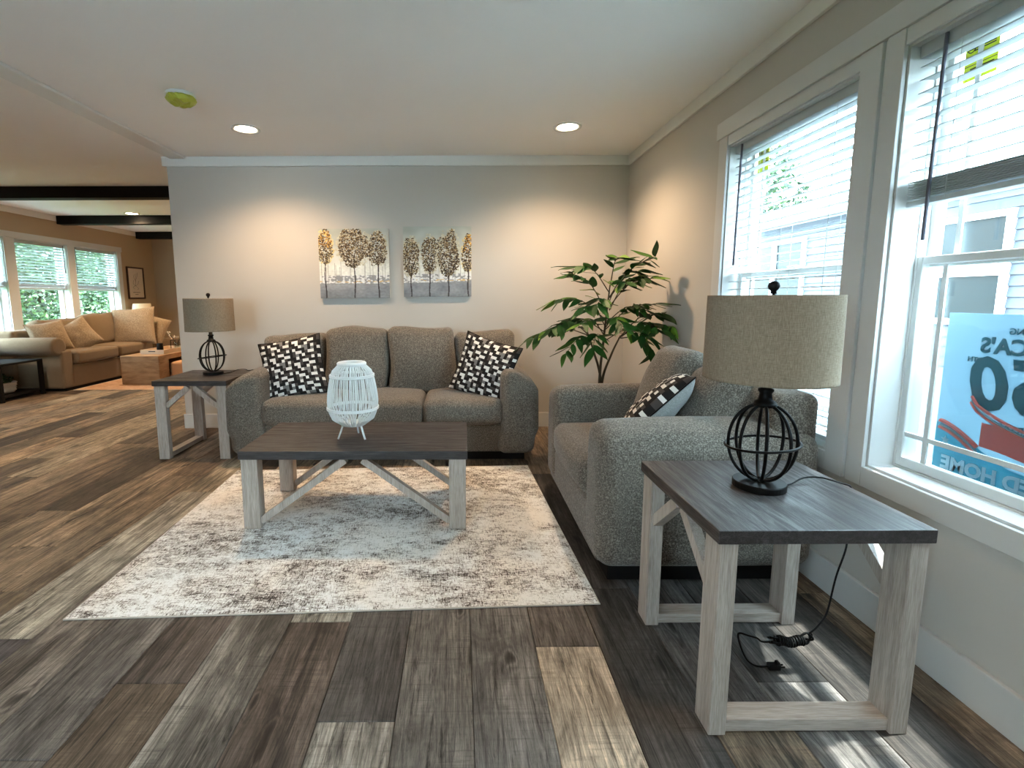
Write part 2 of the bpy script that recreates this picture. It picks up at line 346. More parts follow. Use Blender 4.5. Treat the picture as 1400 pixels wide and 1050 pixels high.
bmesh.ops.remove_doubles(bm, verts=bm.verts, dist=1e-5); struct(obj('wall_rear', bm, M['wall']))  # opening made for the added fill window
struct(bx('ceiling', XL-.19, XR+.19, Y0-.12, YF+.12, H, H+.1, M['ceil']))
floor = struct(bx('floor', XL-.19, XR+.19, Y0-.12, YF+.12, -.12, -.012, M['subfloor']))
# planks: rows run along Y, joint positions read off the photograph
PW = .2245; PX = .036; PL = 1.342
joints = {-3: 1.70, -2: 1.263, 1: 1.563, 2: 1.905, -8: 1.617, -9: 1.905, -7: 2.5, -15: 3.63, -14: 3.235, -18: 5.16, -16: 4.2, -20: 4.54, -22: 5.55, -10: 2.28, -6: 1.15, -5: 2.75, -4: 2.3, 0: 1.02, -1: 2.2, 3: 2.6, 4: 1.4, 5: 2.2}
TAN = (.33, .265, .19)
starts = [(-8, 1.617, (.34, .305, .25)), (-8, 2.959, TAN), (-15, 3.63, TAN), (-15, 4.972, TAN), (-14, 3.235, TAN), (-14, 4.577, TAN), (-18, 5.16, TAN), (-22, 5.55, TAN), (-20, 4.54, (.24, .19, .14))]
tones = [(.32,.265,.205), (.075,.058,.045), (.200,.160,.125), (.155,.120,.092), (.110,.085,.066), (.235,.195,.155), (.175,.145,.118), (.135,.112,.094), (.27,.225,.175)]
fixed = {(1, 'n'): (.56,.45,.335), (1, 'f'): (.17,.145,.125), (0, 'n'): (.21,.195,.175), (0, 'f'): (.21,.195,.175), (-1, 'n'): (.20,.18,.155), (-2, 'n'): (.27,.24,.20), (-2, 'f'): (.105,.095,.085),
         (-3, 'n'): (.115,.088,.070), (-3, 'f'): (.42,.38,.31), (-4, 'n'): (.27,.24,.20), (-5, 'n'): (.125,.098,.080), (-6, 'n'): (.19,.165,.14), (-6, 'f'): (.17,.15,.13), (-8, 'n'): (.11,.10,.10), (-7, 'n'): (.20,.17,.14),
         (2, 'n'): (.095,.085,.075), (2, 'f'): (.07,.06,.052), (3, 'n'): (.15,.14,.13), (4, 'n'): (.22,.20,.18), (5, 'n'): (.075,.062,.052), (4, 'f'): (.10,.09,.08)}
def plank_mesh(w, l):
    bm = bmesh.new(); box(bm, 0, w, 0, l, -.012, 0); bmesh.ops.bevel(bm, geom=[e for e in bm.edges if e.verts[0].co.z > -.001 and e.verts[1].co.z > -.001], offset=.0018, segments=1, affect='EDGES')
    me = bpy.data.meshes.new('plank'); bm.to_mesh(me); bm.free(); me.materials.append(M['plank']); return me
std = plank_mesh(PW-.0016, PL-.0016); pcount = 0; rest = bmesh.new()
for r in range(-27, 7):
    x0 = PX+r*PW; x1 = x0+PW; xs = max(x0, XL); xe = min(x1, XR)
    if xe-xs < .01: continue
    j = joints.get(r, rnd.uniform(0, PL)); y = j-PL*math.ceil((j-Y0)/PL)
    while y < YF:
        a = max(y, Y0); b = min(y+PL, YF)
        if b-a > .004:
            if b < .95:
                box(rest, xs+.0008, xe-.0008, a+.0008, b-.0008, -.012, 0)
            else:
                full = abs(b-a-PL) < 1e-6 and abs(xe-xs-PW) < 1e-6
                me = std if full else plank_mesh(xe-xs-.0016, b-a-.0016)
                o = bpy.data.objects.new('plank', me); COL.objects.link(o); o.parent = floor; o.location = (xs+.0008, a+.0008, 0); pcount += 1
                c = rnd.choice(tones); k = rnd.uniform(.85, 1.15)
                if rnd.random() < .07: c = (.36, .29, .21)
                c = tuple(q*k*.66*w for q, w in zip(c, (1.05, .93, .82)))  # brown tint puts the left floor's warm lamp light into the random tones
                side = 'n' if abs(b-j) < .01 else ('f' if abs(a-j) < .01 else None)
                if (r, side) in fixed: c = tuple(q*.76*w for q, w in zip(fixed[(r, side)], (.97, .97, 1.0)))
                for (r_, y_, c_) in starts:
                    if r_ == r and abs(a-y_) < .02: c = tuple(q*.85 for q in c_)
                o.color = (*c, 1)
        y += PL
o = obj('planks', rest, M['plank'], floor); o['kind'] = 'stuff'; o.color = (.17, .14, .11, 1)
print('planks', pcount)
# crown, base and ceiling trims
M['crown'] = paint_mat('crown_paint', (.72, .72, .70), .45, .03)
def trim(n, *a, bevel=.003): return struct(bx('trim_%d' % n, *a, M['crown' if n < 7 else 'trim'], bevel=bevel))
trim(1, XE-.035, XR, YB-.02, YB, H-.083, H-.0005); trim(2, XR-.02, XR, Y0, YB-.02, H-.083, H-.0005)
trim(3, XL, XL+.02, Y0, YF, H-.083, H-.0005); trim(4, XL+.02, XE, YF-.02, YF, H-.05, H-.0005)
trim(5, -2.525, -2.385, Y0, YB-.02, H-.022, H-.0005, bevel=.006); trim(6, XE-.02, XE, YB, YF, H-.083, H-.0005)
def base(nm, *a): return struct(bx('baseboard_'+nm, *a, M['trim'], bevel=.003))
base('back', XE-.012, XR-.016, YB-.015, YB, 0, .135); base('right', XR-.016, XR, Y0, YB, 0, .135); base('far', XL+.015, XE, YF-.015, YF, 0, .12)
base('left', XL, XL+.015, Y0, YF, 0, .12); base('inner', XE-.012, XE, YB, YF, 0, .12)
# black ceiling beams in the far room
for (yb, lb) in ((5.60, 'nearest black ceiling beam, crossing above the far sofa'), (7.50, 'second black ceiling beam over the tan sectional'), (9.30, 'farthest black ceiling beam, close to the end wall')):
    tag(bx('ceiling_beam', XL+.02, XE-.02, yb, yb+.14, H-.125, H-.001, M['black_wood'], bevel=.003), lb, 'beam', 'black ceiling beams')

# ------------------------------------------------------------------ windows and blinds
def frame_rect(bm, xa, xb, y0, y1, z0, z1, w, wb=None):
    wb = wb or w
    box(bm, xa, xb, y0, y0+w, z0, z1); box(bm, xa, xb, y1-w, y1, z0, z1); box(bm, xa, xb, y0+w, y1-w, z0, z0+wb); box(bm, xa, xb, y0+w, y1-w, z1-w, z1)
def window(n, s, xw, y0, y1, z0, z1, zm, grille=True):
    """s=+1: outside is +X; xw wall inner face"""
    X = lambda d: (min(xw+s*d[0], xw+s*d[1]), max(xw+s*d[0], xw+s*d[1]))
    bm = bmesh.new(); xa, xb = X((.090, .17)); frame_rect(bm, xa, xb, y0+.001, y1-.001, z0+.001, z1-.001, .014)
    w = struct(obj('window_%d' % n, bm, M['white'], bevel=.002, seg=1))
    # jamb liner (white board around the recess)
    bm = bmesh.new(); xa, xb = X((0.0, .090)); frame_rect(bm, xa, xb, y0-.001, y1+.001, z0-.001, z1+.001, .010); obj('jamb_liner', bm, M['trim'], w)
    a, b = y0+.008, y1-.008
    for nm, (d0, d1), za, zb in (('lower_sash', (.094, .122), z0+.016, zm+.018), ('upper_sash', (.124, .150), zm-.018, z1-.014)):
        bm = bmesh.new(); xa, xb = X((d0, d1)); frame_rect(bm, xa, xb, a, b, za, zb, .027, .034)
        sh = obj(nm, bm, M['white'], w, bevel=.002, seg=1); g0 = (d0+d1)/2
        xa, xb = X((g0-.002, g0+.002)); bx('pane', xa, xb, a+.025, b-.025, za+.030, zb-.030, M['glass'], sh)
        if grille:
            xa, xb = X((g0-.009, g0-.003))
            for q in (a+.105, b-.105): bx('muntin', xa, xb, q-.008, q+.008, za+.032, zb-.032, M['white'], sh)
            q = za+.118 if nm == 'lower_sash' else zb-.118
            bx('muntin', xa-.0004, xb+.0004, a+.025, b-.025, q-.008, q+.008, M['white'], sh)
    bm = bmesh.new(); xa, xb = X((.086, .112)); box(bm, xa, xb, (a+b)/2-.03, (a+b)/2+.03, zm+.018, zm+.030); obj('sash_lock', bm, M['white'], w, bevel=.004)
    return w
w1 = window(1, 1, XR, 1.94, 2.85, .575, 2.035, 1.320); w2 = window(2, 1, XR, .85, 1.755, .575, 2.035, 1.320)
w3 = window(3, -1, XL, 6.76, 7.66, .75, 2.03, 1.36, False); w4 = window(4, -1, XL, 7.80, 8.76, .75, 2.03, 1.36, False); w5 = window(5, -1, XL, 5.52, 6.60, .75, 2.03, 1.36, False)
bm = bmesh.new()
for i in range(3): xq = -2.3+i*.65; box(bm, max(-2.3, xq-.03), min(-1.0, xq+.03), Y0-.09, Y0-.03, 1.0, 1.9)
box(bm, -2.3, -1.0, Y0-.09, Y0-.03, 1.0, 1.06); box(bm, -2.3, -1.0, Y0-.09, Y0-.03, 1.84, 1.9)
w6 = struct(obj('window_6', bm, M['white']))  # added window, unseen, lets in fill daylight from behind the camera
for i in range(2): bx('pane', -2.27+i*.65, -1.68+i*.65, Y0-.062, Y0-.058, 1.06, 1.84, M['glass'], w6)
# casings on the right wall
tn = [7]
def cas(*a, bevel=.002): o = trim(tn[0], *a, bevel=bevel); tn[0] += 1; return o
cas(XR-.016, XR, 2.85, 2.935, .50, 2.09); cas(XR-.016, XR, 1.845, 1.94, .50, 2.09); cas(XR-.016, XR, 1.755, 1.826, .50, 2.09); cas(XR-.016, XR, .76, .85, .50, 2.09)
cas(XR-.004, XR, 1.826, 1.845, .50, 2.09)
cas(XR-.024, XR, .74, 2.955, 2.09, 2.18); cas(XR-.012, XR, 1.94, 2.85, 2.035, 2.09); cas(XR-.012, XR, .85, 1.755, 2.035, 2.09)
cas(XR-.016, XR, .85, 1.755, .50, .575); cas(XR-.016, XR, 1.94, 2.85, .50, .575)
# casings on the left wall
cas(XL, XL+.016, 6.60, 6.76, .66, 2.03); cas(XL, XL+.016, 7.66, 7.80, .66, 2.03); cas(XL, XL+.016, 8.76, 8.86, .66, 2.03); cas(XL, XL+.016, 5.42, 5.52, .66, 2.03)
cas(XL, XL+.022, 5.40, 8.88, 2.03, 2.11); cas(XL, XL+.016, 5.42, 8.86, .66, .75)

def blind(label, s, xc, y0, y1, ztop, zbot, pitch, wand_y=None, tilt=0.0, stack=0, group=None, zw=None, sl_w=.05):
    t = thing('window_blind', label, 'blind', (xc, (y0+y1)/2, ztop), 0, group); hw = (y1-y0)/2
    bx('headrail', -.028, .028, -hw, hw, -.045, 0, M['blind'], t, bevel=.002)
    bm = bmesh.new(); n = 5; prof = [(-sl_w/2+sl_w*i/n, .0025*(1-(2*i/n-1)**2)) for i in range(n+1)]
    prof2 = prof+[(x, z-.0026) for x, z in prof[::-1]]; plate(bm, prof2, 'y', -hw+.004, hw-.004)
    bmesh.ops.recalc_face_normals(bm, faces=bm.faces)
    me = bpy.data.meshes.new('slat'); bm.to_mesh(me); bm.free(); me.materials.append(M['blind'])
    z = -.045-pitch*.6; L = ztop-zbot
    while z > -L+.03+stack*.006:
        o = bpy.data.objects.new('slat', me); COL.objects.link(o); o.parent = t; o.location = (0, 0, z); o.rotation_euler = (0, tilt+rnd.uniform(-.03, .03), rnd.uniform(-.001, .001)); z -= pitch
    for k in range(stack):
        o = bpy.data.objects.new('slat', me); COL.objects.link(o); o.parent = t; o.location = (rnd.uniform(-.002, .002), 0, -L+.026+k*.006)
    bx('bottom_rail', -.027, .027, -hw+.003, hw-.003, -L, -L+.018, M['blind'], t, bevel=.003)
    for q in (-hw+.14, 0, hw-.14):
        for xx in (-.027, .027): bm = bmesh.new(); tube(bm, [(xx, q, -.04), (xx, q, -L+.01)], .0011, 4); obj('ladder_cord', bm, M['blind'], t)
    if wand_y is not None:
        bm = bmesh.new(); tube(bm, [(-s*.034, wand_y-(y0+y1)/2, -.01), (-s*.040, wand_y-(y0+y1)/2, zw-ztop)], .0055, 6); lab(obj('wand', bm, M['wand'], t, smooth=True), 'dark grey tilt wand')
    return t
M['wand'] = mat('wand_grey', (.09, .09, .12), .35)
blind('white slatted blind fully lowered over the window behind the armchair', 1, XR+.055, 1.955, 2.835, 2.03, .60, .042, 2.765, -.06, group=None, zw=1.376)
blind('white blind raised halfway on the window with the hanging sign', 1, XR+.055, .865, 1.740, 2.03, 1.505, .042, 1.645, -.06, 10, zw=1.385)
blind('half lowered white blind on the middle window above the tan sectional', -1, XL-.055, 6.775, 7.645, 2.02, 1.355, .042, 7.62, -.38, 8, zw=1.6)
blind('half lowered white blind nearest the framed botanical print', -1, XL-.055, 7.815, 8.745, 2.02, 1.355, .042, 7.86, -.38, 8, zw=1.6)
blind('half lowered white blind at the left edge of the photo', -1, XL-.055, 5.535, 6.585, 2.02, 1.365, .042, None, -.38, 8)
def sticker(lbl, x, y0, y1, z0, z1):
    t = thing('sticker', lbl, 'sticker', (x, (y0+y1)/2, (z0+z1)/2)); bx('label_sheet', -.0006, .0006, (y0-y1)/2, (y1-y0)/2, (z0-z1)/2, (z1-z0)/2, M['yellow'], t)
    bm = bmesh.new(); hw = (y1-y0)/2; hh = (z1-z0)/2
    for zz, a, b in ((.62, -.8, .8), (.5, -.8, .45), (.1, -.75, .7), (-.02, -.75, .2), (-.4, -.8, .6), (-.52, -.8, .75), (-.7, -.3, .1)):
        box(bm, -.0012, -.0007, a*hw, b*hw, zz*hh-.0018, zz*hh+.0018)
    for q in (.84, .28, -.22): box(bm, -.0012, -.0007, -.95*hw, .95*hw, q*hh-.0009, q*hh+.0009)
    obj('printed_lines', bm, M['ink'], t)
    bm = bmesh.new(); tube(bm, [(-.0012, .62*hw+.012*math.cos(a), .66*hh+.012*math.sin(a)) for a in [2*PI*k/16 for k in range(16)]], .0016, 4, True); obj('emblem', bm, M['ink'], t)
sticker('yellow notice sticker on the top of the half-covered window glass', XR+.132, 1.590, 1.692, 1.885, 2.005)
sticker('small yellow notice sticker behind the fully lowered blind', XR+.132, 2.70, 2.795, 1.872, 1.999)

# ------------------------------------------------------------------ poster hanging outside window 2 (reads reversed from inside)
def text_mesh(body, size, ext=.0015, shear=0, bold=0):
    c = bpy.data.curves.new('t', 'FONT'); c.body = body; c.size = size; c.extrude = ext; c.align_x = 'RIGHT'; c.shear = shear; c.offset = bold; c.resolution_u = 3
    o = bpy.data.objects.new('t', c); COL.objects.link(o); bpy.context.view_layer.update()
    me = bpy.data.meshes.new_from_object(o.evaluated_get(bpy.context.evaluated_depsgraph_get())); bpy.data.objects.remove(o); bpy.data.curves.remove(c); return me
sx0 = 1.715; sgn = thing('hanging_sign', 'pale printed sign outside the window, its lettering seen reversed', 'sign', (sx0, 1.27, .545))
rot_out = Matrix(((0, 0, 1), (1, 0, 0), (0, 1, 0))).to_4x4()   # text x -> +Y, text y -> +Z, faces +X (reads from outside)
def sgn_text(body, yc, z, size, mt, sh=0, bold=0, sx=1, nm='lettering'):
    me = text_mesh(body, size, .0035, sh, bold); me.transform(Matrix.Translation((.002, yc-1.27, z-.545)) @ rot_out @ Matrix.Scale(sx, 4, (1, 0, 0))); me.materials.clear(); link(nm, me, mt, sgn)
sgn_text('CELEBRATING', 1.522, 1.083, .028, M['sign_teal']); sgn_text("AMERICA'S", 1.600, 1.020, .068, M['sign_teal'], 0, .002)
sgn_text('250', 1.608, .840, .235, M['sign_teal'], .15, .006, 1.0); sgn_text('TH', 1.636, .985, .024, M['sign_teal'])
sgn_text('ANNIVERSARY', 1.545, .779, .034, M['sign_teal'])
bm = bmesh.new()
def band(bm, f0, f1, y0, y1, xa, xb, n=18):
    pts = [(y0+(y1-y0)*i/n) for i in range(n+1)]; plate(bm, [(y, f0(y)) for y in pts]+[(y, f1(y)) for y in pts[::-1]], 'x', xa, xb)
b_ = lambda y: .73+.035*math.sin((y-.84)*7)
wave = lambda y: .11+.10*max(0, (y-1.40)/.315)**1.2+.012*math.sin(y*20)
band(bm, lambda y: 0.0, wave, .84, 1.715, 0, .004)
for v in bm.verts: v.co.y -= 1.27
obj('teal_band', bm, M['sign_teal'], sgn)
bm = bmesh.new(); band(bm, wave, lambda y: .60, .84, 1.715, 0, .004, 24)
for v in bm.verts: v.co.y -= 1.27
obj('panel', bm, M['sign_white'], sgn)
bm = bmesh.new(); band(bm, lambda y: .145+.02*math.sin(y*9), lambda y: .225+.02*math.sin(y*9), .85, 1.565, -.0018, -.0011)
for v in bm.verts: v.co.y -= 1.27
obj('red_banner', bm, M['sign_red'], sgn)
for dz, mt in ((0, M['sign_red']), (.022, M['sign_pale']), (.034, M['sign_red'])):
    bm = bmesh.new(); pts = []
    for i in range(30):
        a = i/29; y = 1.605-.62*a; z = .87-.075*math.sin(a*PI)**.6*1.3-dz*.6+(.03 if a > .5 else 0)*(a-.5)
        pts.append((-.002-dz*.01, y-1.27, z-.545))
    tube(bm, pts, .005 if mt is M['sign_red'] else .003, 5); obj('ribbon', bm, mt, sgn)
    bm = bmesh.new(); pts = [(-.002-dz*.01, 1.70-.13*i/10-1.27, (.745+.03*dz*10-.06*(i/10)**1.5-dz)-.545+.02) for i in range(11)]; tube(bm, pts, .007 if mt is M['sign_red'] else .004, 5); obj('ribbon', bm, mt, sgn)
sgn_text('LIMITED EVENT', 1.512, .717, .034, M['sign_bright'])
sgn_text('MANUFACTURED HOME', 1.683, .600, .064, M['sign_bright'], 0, .0025)
bm = bmesh.new(); st = []
for k in range(10): a = PI/2+k*PI/5; rr = .016 if k % 2 == 0 else .007; st.append((1.675-1.27+rr*math.cos(a), .70-.545+rr*math.sin(a)))
plate(bm, st, 'x', -.003, -.0012); obj('star', bm, M['sign_pale'], sgn)

# ------------------------------------------------------------------ outside
GZ = -.85
g = struct(bx('ground', XR+.2, 40, -40, 60, GZ-.1, GZ, M['gravel'])); struct(bx('ground_left', -60, XL-.2, -40, 60, GZ-.1, GZ, M['grass']))
hs = thing('neighbour_house', 'grey vinyl sided neighbouring house seen through the right-hand windows', 'house', (6.0, 7, GZ))
HW = [(5.46, 6.26, .93, 2.07), (8.67, 10.22, 1.10, 2.15), (2.4, 3.2, .93, 2.07), (12.5, 13.3, .93, 2.07)]
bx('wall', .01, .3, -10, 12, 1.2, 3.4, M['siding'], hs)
bx('skirting', .03, .3, -10, 12, 0, 1.2, M['skirt'], hs)
zb = .35
while zb < 2.5:
    z0 = zb-GZ; segs = []; y = -3.0
    cuts = sorted([(a-.06, b+.06) for a, b, c, d in HW if c-.06 < zb+.06 < d+.06])
    for a, b in cuts: segs.append((y, a)); y = b
    segs.append((y, 19)); bm = bmesh.new()
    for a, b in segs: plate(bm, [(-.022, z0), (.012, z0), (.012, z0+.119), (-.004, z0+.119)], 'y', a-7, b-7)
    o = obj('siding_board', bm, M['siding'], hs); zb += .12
for a, b, c, d in HW:
    bm = bmesh.new(); frame_rect(bm, -.05, .01, a-.07-7, b+.07-7, c-.07-GZ, d+.07-GZ, .07); box(bm, -.045, .01, a-7, b-7, (c+d)/2-.07-GZ, (c+d)/2+.07-GZ)
    if b-a > 1: box(bm, -.045, .01, (a+b)/2-.05-7, (a+b)/2+.05-7, c-GZ, d-GZ)
    wf = obj('window_frame', bm, M['white'], hs); bx('pane', -.012, .008, a-7, b-7, c-GZ, d-GZ, M['winglass'], wf)
bx('fascia', -.30, -.27, -10, 12, 3.33, 3.47, M['white'], hs); bx('soffit', -.27, .01, -10, 12, 3.36, 3.385, M['white'], hs)
bm = bmesh.new(); plate(bm, [(-.33, 3.47), (2.6, 4.25), (2.6, 4.32), (-.33, 3.52)], 'y', -10, 12); obj('roof', bm, M['roof'], hs)
def foliage(bm, c, r, n, size, seed):
    q = random.Random(seed)
    for _ in range(n):
        d = Vector((q.gauss(0,1), q.gauss(0,1), q.gauss(0,1))).normalized(); k = q.uniform(.55, 1.0)**.5*(.82+.35*noise.noise(d*2.3+Vector((seed,0,0))))
        p = Vector(c)+Vector((d.x*r[0], d.y*r[1], d.z*r[2]))*k
        a = Vector((q.gauss(0,1), q.gauss(0,1), q.gauss(0,.6))).normalized(); b = a.cross(Vector((q.gauss(0,1), q.gauss(0,1), q.gauss(0,1)))).normalized(); s = size*q.uniform(.6, 1.3)
        vs = [bm.verts.new(p+a*s), bm.verts.new(p+b*s*.45), bm.verts.new(p-a*s), bm.verts.new(p-b*s*.45)]; bm.faces.new(vs)
def tree(label, x, y, h, r, n, size, seed, blobs=4, group=None, low=False):
    t = thing('tree', label, 'tree', (x, y, GZ), 0, group); bm = bmesh.new()
    tube(bm, spline([(0,0,-.05), (.05,.03,h*.3), (-.04,0,h*.6), (.02,0,h*.9)], 4), [.13*(1-.75*i/12) for i in range(13)], 8); obj('trunk', bm, M['bark'], t, smooth=True)
    bm = bmesh.new(); q = random.Random(seed+5)
    for k in range(blobs):
        f = (.12 if low else .45)+(k/max(1, blobs-1))*(.75 if low else .45)
        rr = r*(1.05-.45*abs(f-.5)); foliage(bm, (q.uniform(-.35,.35)*r, q.uniform(-.35,.35)*r, h*f), (rr, rr, rr*.8), n//blobs, size, seed*7+k)
    f_ = obj('foliage', bm, M['foliage'], t); f_['kind'] = 'stuff'
gl = ['dense green tree outside the left window, nearest the viewer', 'bright green tree filling the middle left window', 'leafy tree behind the middle left window pane', 'yellow-green tree seen beside the botanical print window', 'far dark green tree at the end of the tree line']
for k, (x, y) in enumerate(((-8.8, 7.6), (-9.3, 9.6), (-8.9, 11.5), (-9.6, 13.6), (-9.2, 5.8))):
    tree(gl[k], x, y, 4.6, 1.35, 7500, .055, 20+k, 5, 'trees outside the left windows', True)
gl2 = ['tall dark tree closing the view behind the left windows', 'second tall backdrop tree behind the left windows', 'third tall backdrop tree behind the left windows']
for k, (x, y) in enumerate(((-12.5, 11.0), (-12.8, 15.0), (-12.4, 19.0))): tree(gl2[k], x, y, 8.5, 3.0, 12000, .13, 60+k, 5, 'tall trees beyond the hedge', True)
tree('hazy tree rising behind the neighbouring house roof', 16.0, 28.0, 9.6, 2.6, 3000, .2, 90, 4)

# ------------------------------------------------------------------ ceiling fittings
def recessed(label, x, y, power, group='recessed ceiling lights'):
    t = thing('recessed_light', label, 'light', (x, y, H), 0, group); bm = bmesh.new()
    lathe(bm, [(.074, -.001), (.076, -.006), (.10, -.010), (.102, -.006), (.102, -.0005)], 32); obj('trim_ring', bm, M['white'], t, smooth=True)
    bm = bmesh.new(); lathe(bm, [(.0, -.005), (.060, -.0055), (.0745, -.002)], 32); obj('lens', bm, M['lamp_on'], t, smooth=True)
    l = bpy.data.lights.new('downlight', 'SPOT'); l.energy = power; l.color = WARM; l.spot_size = math.radians(142); l.spot_blend = .75; l.shadow_soft_size = .05
    o = bpy.data.objects.new('downlight', l); COL.objects.link(o); o.parent = t; o.location = (0, 0, -.02); return t
recessed('round recessed light glowing on the ceiling above the left end table', -1.559, 3.785, 29)
recessed('round recessed light glowing on the ceiling in front of the plant corner', .798, 3.762, 29)
recessed('small far recessed light between the black beams', -4.75, 7.35, 46)
for (x, y, w_) in ((-1.56, .0, 'left'), (.8, .0, 'right')): recessed('added unseen ceiling light behind the viewer on the %s side' % w_, x, y, 3)  # added fill lights, out of view
for (x, y, w_) in ((-4.6, 4.2, 'above the left foreground floor'), (-4.6, .8, 'level with the viewer, far left'), (-3.6, 8.9, 'hidden behind the partition wall')): recessed('added unseen ceiling light '+w_, x, y, 38)  # added out of view to brighten the left-hand room
t = thing('smoke_detector', 'round ceiling smoke detector wrapped in a crumpled yellow cover', 'smoke detector', (-1.69, 3.17, H)); bm = bmesh.new()
lathe(bm, [(.0, -.0005), (.083, -.0005), (.083, -.016), (.074, -.02), (0, -.02)], 32); obj('mounting_plate', bm, M['white'], t, smooth=True)
bm = bmesh.new(); lathe(bm, [(.079, -.018), (.083, -.03), (.078, -.045), (.062, -.058), (.035, -.062), (0, -.06)], 36)
for v in bm.verts:
    a = math.atan2(v.co.y, v.co.x); w = noise.noise(Vector((a*3, v.co.z*60, 2)))*.016+math.sin(a*7+v.co.z*140)*.004; v.co += Vector((math.cos(a)*w, math.sin(a)*w, w*.7 if v.co.z < -.02 else 0))
obj('cover', bm, M['smoke_cover'], t, smooth=False)

# ------------------------------------------------------------------ canvases
def srgb(c): return tuple(((q/255+.055)/1.055)**2.4 if q > 10 else q/255/12.92 for q in c)
def paint(trees, seed, N=190, base=.28):
    q = random.Random(seed); A = np.zeros((N, N, 3)); Zr = np.zeros((N, N))
    yy = np.linspace(1, 0, N)[:, None]; xx = np.linspace(0, 1, N)[None, :]
    for j in range(N):
        v = 1-j/(N-1)
        for i in range(0, N):
            n1 = noise.noise(Vector((i/N*6, v*9, seed))); n2 = noise.noise(Vector((i/N*25, v*40, seed+9)))
            if v > base-.07+.02*n1+(i/N-.5)*.03*(1 if seed > 1 else 0):
                top = max(0, min(1, (v-.45)/.5)); c = np.array((214, 216, 210))*(1-top)+np.array((176, 180, 172))*top
                if v < .5: c = c*(1-.0)+n2*16+6
                if v < base+.05: c = np.array((222, 224, 224)) if n2+n1*.6 > -.12 else np.array((150, 152, 156))
                c = c+n1*14
            else: c = np.array((146, 150, 156))+n1*20+n2*12-(base-v)*90
            A[j, i] = c; Zr[j, i] = n2*.4
    def dab(x, y, c, rx, ry, z=1.0):
        i0, i1 = int((x-rx)*N), int((x+rx)*N)+1; j0, j1 = int((1-y-ry)*N), int((1-y+ry)*N)+1
        for j in range(max(0, j0), min(N, j1+1)):
            for i in range(max(0, i0), min(N, i1+1)):
                if ((i/N-x)/rx)**2+(((1-j/N)-y)/ry)**2 <= 1: A[j, i] = c; Zr[j, i] = z
    for _ in range(26):
        x = q.random(); h = q.uniform(.45, .6)
        for k in range(60): y = .2+(h-.2)*k/60; dab(x, y, np.array((140, 138, 132)), .0022, .006, .3)
    for _ in range(16): dab(q.random(), base-.04+q.uniform(-.01, .012), np.array((205, 178, 130)), q.uniform(.01, .04), .006, .6)
    for (tx, cz, rx, rz, warm) in trees:
        for _ in range(int(120*rx*10)):     # haze of yellow behind the crown
            a = q.uniform(0, 2*PI); k = q.uniform(.6, 1.15); dab(tx+rx*k*math.cos(a), cz+rz*k*math.sin(a)*.95, np.array((206, 190, 140))+q.uniform(-14, 14) if warm else np.array((196, 192, 172))+q.uniform(-14, 14), .014, .014, .5)
        for k in range(90):
            y = .01+(cz-rz*.5)*k/90; w = .0085*(1.25-.6*k/90); dab(tx+.006*math.sin(k*.09+tx*9), y, np.array((58, 56, 60)), w, .01, 1.3)
        for s in (-1, 1):
            for sp in (.35, .7):
                for k in range(40): f = k/40; dab(tx+s*rx*sp*f, cz-rz*1.12+rz*.8*f**.8, np.array((66, 56, 48)), .0045, .007, 1.2)
        for _ in range(int(2600*rx*rz*8)):
            a = q.uniform(0, 2*PI); k = math.sqrt(q.random())*(1+.30*noise.noise(Vector((math.cos(a)*1.6+tx*9, math.sin(a)*1.6, seed)))); x = tx+rx*k*math.cos(a)*(1-.10*math.sin(a)); y = cz+rz*k*math.sin(a)
            r_ = q.random(); sh = (math.sin(a)*k+1)/2
            c = (62, 48, 34) if r_ < .40 else (104, 84, 58) if r_ < .68 else (142, 122, 84) if r_ < .84 else (196, 180, 150)
            c = np.array(c, float)*(0.72+.42*sh)
            if warm and sh > .5 and r_ > .4: c = c*np.array((1.18, 1.02, .62))
            dab(x, y, c, q.uniform(.006, .013), q.uniform(.004, .010), q.uniform(1, 2.4))
    return A.clip(0, 255), Zr
def canvas(label, x0, x1, z0, z1, trees, seed, roll=0):
    w, h = x1-x0, z1-z0; t = thing('canvas_painting', label, 'painting', ((x0+x1)/2, YB-.0335, (z0+z1)/2), 0, 'tree paintings above the sofa'); t.rotation_euler = (0, roll, 0)
    bx('canvas_frame', -w/2, w/2, 0, .033, -h/2, h/2, M['canvas'], t, bevel=.003)
    A, Zr = paint(trees, seed); N = A.shape[0]; me = bpy.data.meshes.new('painted_surface'); V = []; F = []
    for j in range(N+1):
        for i in range(N+1):
            jj, ii = min(j, N-1), min(i, N-1); edge = i in (0, N) or j in (0, N); V.append((-w/2+w*i/N, -.0008-(0 if edge else .0011*Zr[jj, ii]), h/2-h*j/N))
    for j in range(N):
        for i in range(N): a = j*(N+1)+i; F.append((a, a+N+1, a+N+2, a+1))
    me.from_pydata(V, [], F); ca = me.color_attributes.new('Col', 'FLOAT_COLOR', 'CORNER')
    lin = np.where(A/255 > .04, ((A/255+.055)/1.055)**2.4, A/255/12.92).reshape(-1, 3); buf = np.ones((N*N, 4, 4), np.float32); buf[:, :, :3] = lin[:, None, :]
    ca.data.foreach_set('color', buf.ravel()); link('painted_surface', me, M['art'], t)
canvas('square canvas of one broad brown tree between two narrow ones, left of the pair', -1.250, -.624, 1.205, 1.817, [(.08, .74, .12, .23, True), (.50, .74, .23, .27, False), (.84, .72, .125, .24, False)], 1, math.radians(-.3))
canvas('square canvas of four narrow brown trees, right of the pair', -.497, .112, 1.215, 1.833, [(.11, .58, .125, .28, False), (.385, .61, .115, .27, False), (.66, .62, .165, .32, False), (.95, .62, .09, .26, True)], 2)
sh_ = srgb((1,1,1))

